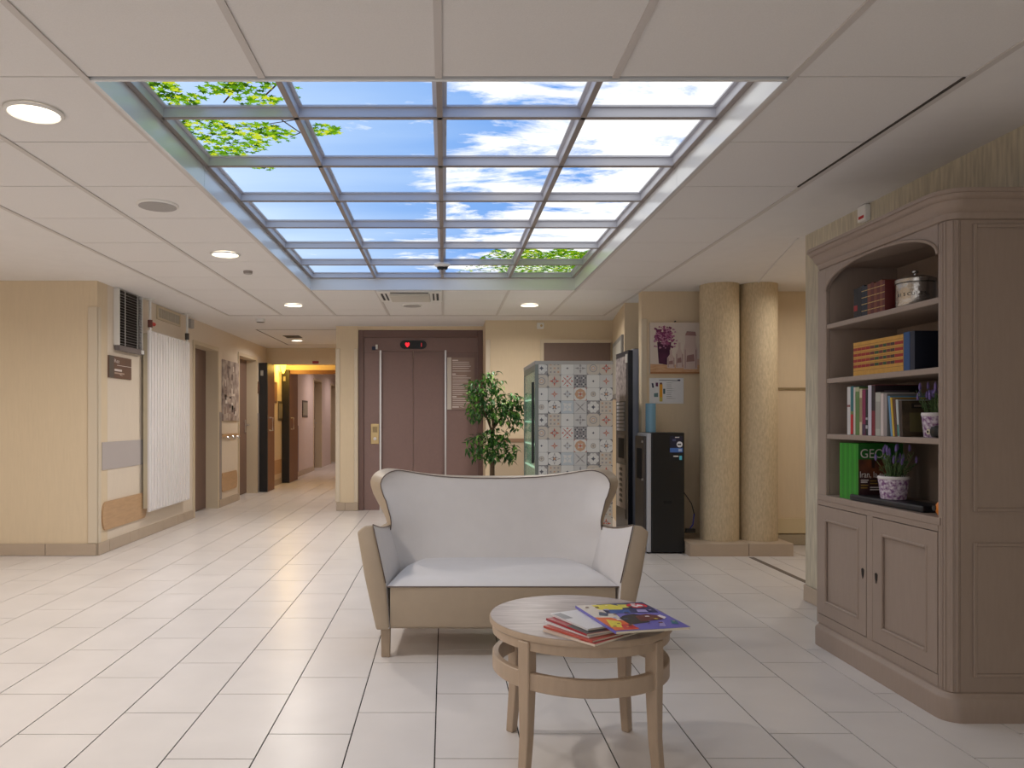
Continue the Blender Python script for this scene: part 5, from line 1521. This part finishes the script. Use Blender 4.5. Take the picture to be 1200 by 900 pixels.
# ------------------------------------------------------------------ lavender pots
PURP = mat('lavender_petal', (120, 100, 160), .7, noise=.3, scale=60)
STEM = mat('lavender_stem', (92, 118, 70), .6, noise=.3, scale=50)
POTM = mat('lilac_patterned_pot', (214, 204, 212), .6, c2=(120, 72, 124), scale=85, detail=1)
def lavender(x, y, z, r, h, label, seed, ph=.13, n=34):
    t = thing('potted_lavender', (x, y, z), label, 'plant', 'lavender in patterned pots')
    MB().lathe([(.0001, 0), (r * .82, 0), (r, h), (r * .92, h), (r * .88, h * .85), (.0001, h * .85)], (x, y, z), 26).build('pot', POTM, t, smooth=True)
    MB().lathe([(r * 1.0, h), (r * 1.05, h + .006), (r * 1.0, h + .014), (r * .9, h + .01), (r * .92, h)], (x, y, z), 26, cap=False).build('lace_rim', mat('lace_white', (222, 216, 214), .8, noise=.1, scale=200), t, smooth=True)
    rg = random.Random(seed)
    mb, fb = MB(), MB()
    for i in range(n):
        a_, q = rg.random() * 2 * PI, rg.random()
        p0 = Vector((x + r * .5 * q * math.cos(a_), y + r * .5 * q * math.sin(a_), z + h * .85))
        tip = p0 + Vector((math.cos(a_) * r * (.25 + .75 * q), math.sin(a_) * r * (.25 + .75 * q), ph * rg.uniform(.55, 1)))
        m_ = (p0 + tip) / 2 + Vector((0, 0, .012))
        mb.tube([p0, m_, tip], [.0018, .0014, .001], 4)
        for k in range(7):
            l0 = p0.lerp(tip, rg.uniform(.1, .85))
            d = Vector((rg.uniform(-1, 1), rg.uniform(-1, 1), rg.uniform(.1, 1.2))).normalized() * rg.uniform(.018, .034)
            s_ = d.cross(Vector((0, 0, 1))).normalized() * .0035
            mb.add([l0 - s_, l0 + d * .5 - s_, l0 + d, l0 + d * .5 + s_], [(0, 1, 2, 3)])
        if i % 2 == 0:
            fb.lathe([(.0001, 0), (.005, .006), (.0062, .014), (.0045, .026), (.0001, .034)], tuple(tip - Vector((0, 0, .006))), 6)
    tag(mb.build('foliage', STEM, t), kind='stuff')
    tag(fb.build('flower_heads', PURP, t), kind='stuff')
    return t
lavender(1.965, 3.055, SH[2] + .0004, .046, .085, 'potted lavender at the right end of the third shelf', 4, .13)
# black tray and lower pot
t = thing('black_tray', (1.95, 3.3, CT), 'long flat black tray on the counter of the bookcase', 'tray')
MB().obox((1.955, 3.30, CT + .014), (.06, -1, 0), (1, .06, 0), (0, 0, 1), .5, .115, .028).build('body', mat('tray_black', (16, 18, 26), .4), t, bevel=.008)
lavender(1.955, 3.318, CT + .029, .06, .085, 'potted lavender standing on the black tray', 8, .15, 44)
# small figurine and orange ring
t = thing('toy_figurine', (1.93, 3.0, SH[2]), 'small black round figurine with a white ringed eye by the pot', 'figurine')
MB().lathe([(.0001, 0), (.02, .004), (.027, .022), (.022, .042), (.0001, .05)], (1.918, 2.965, SH[2] + .0004), 18).build('body', BLACK, t, smooth=True)
MB().lathe([(.011, 0), (.011, -.003), (.0001, -.004)], (1.897, 2.985, SH[2] + .024), 14, axis='x').build('eye_ring', mat('eye_cream', (210, 200, 170), .5), t)
MB().lathe([(.005, 0), (.005, -.002), (.0001, -.003)], (1.8935, 2.985, SH[2] + .024), 10, axis='x').build('pupil', BLACK, t)
t = thing('orange_ornament', (1.95, 2.97, CT), 'small orange round ornament half hidden at the counter edge', 'ornament')
MB().lathe([(.0001, 0), (.02, .003), (.03, .022), (.03, .034), (.02, .052), (.0001, .056)], (1.935, 2.955, CT + .0002), 20).build('body', mat('orange_glaze', (226, 130, 30), .35), t, smooth=True)
MB().lathe([(.012, 0), (.012, -.004), (.0001, -.005)], (1.907, 2.965, CT + .03), 12, axis='x').build('black_spot', BLACK, t)
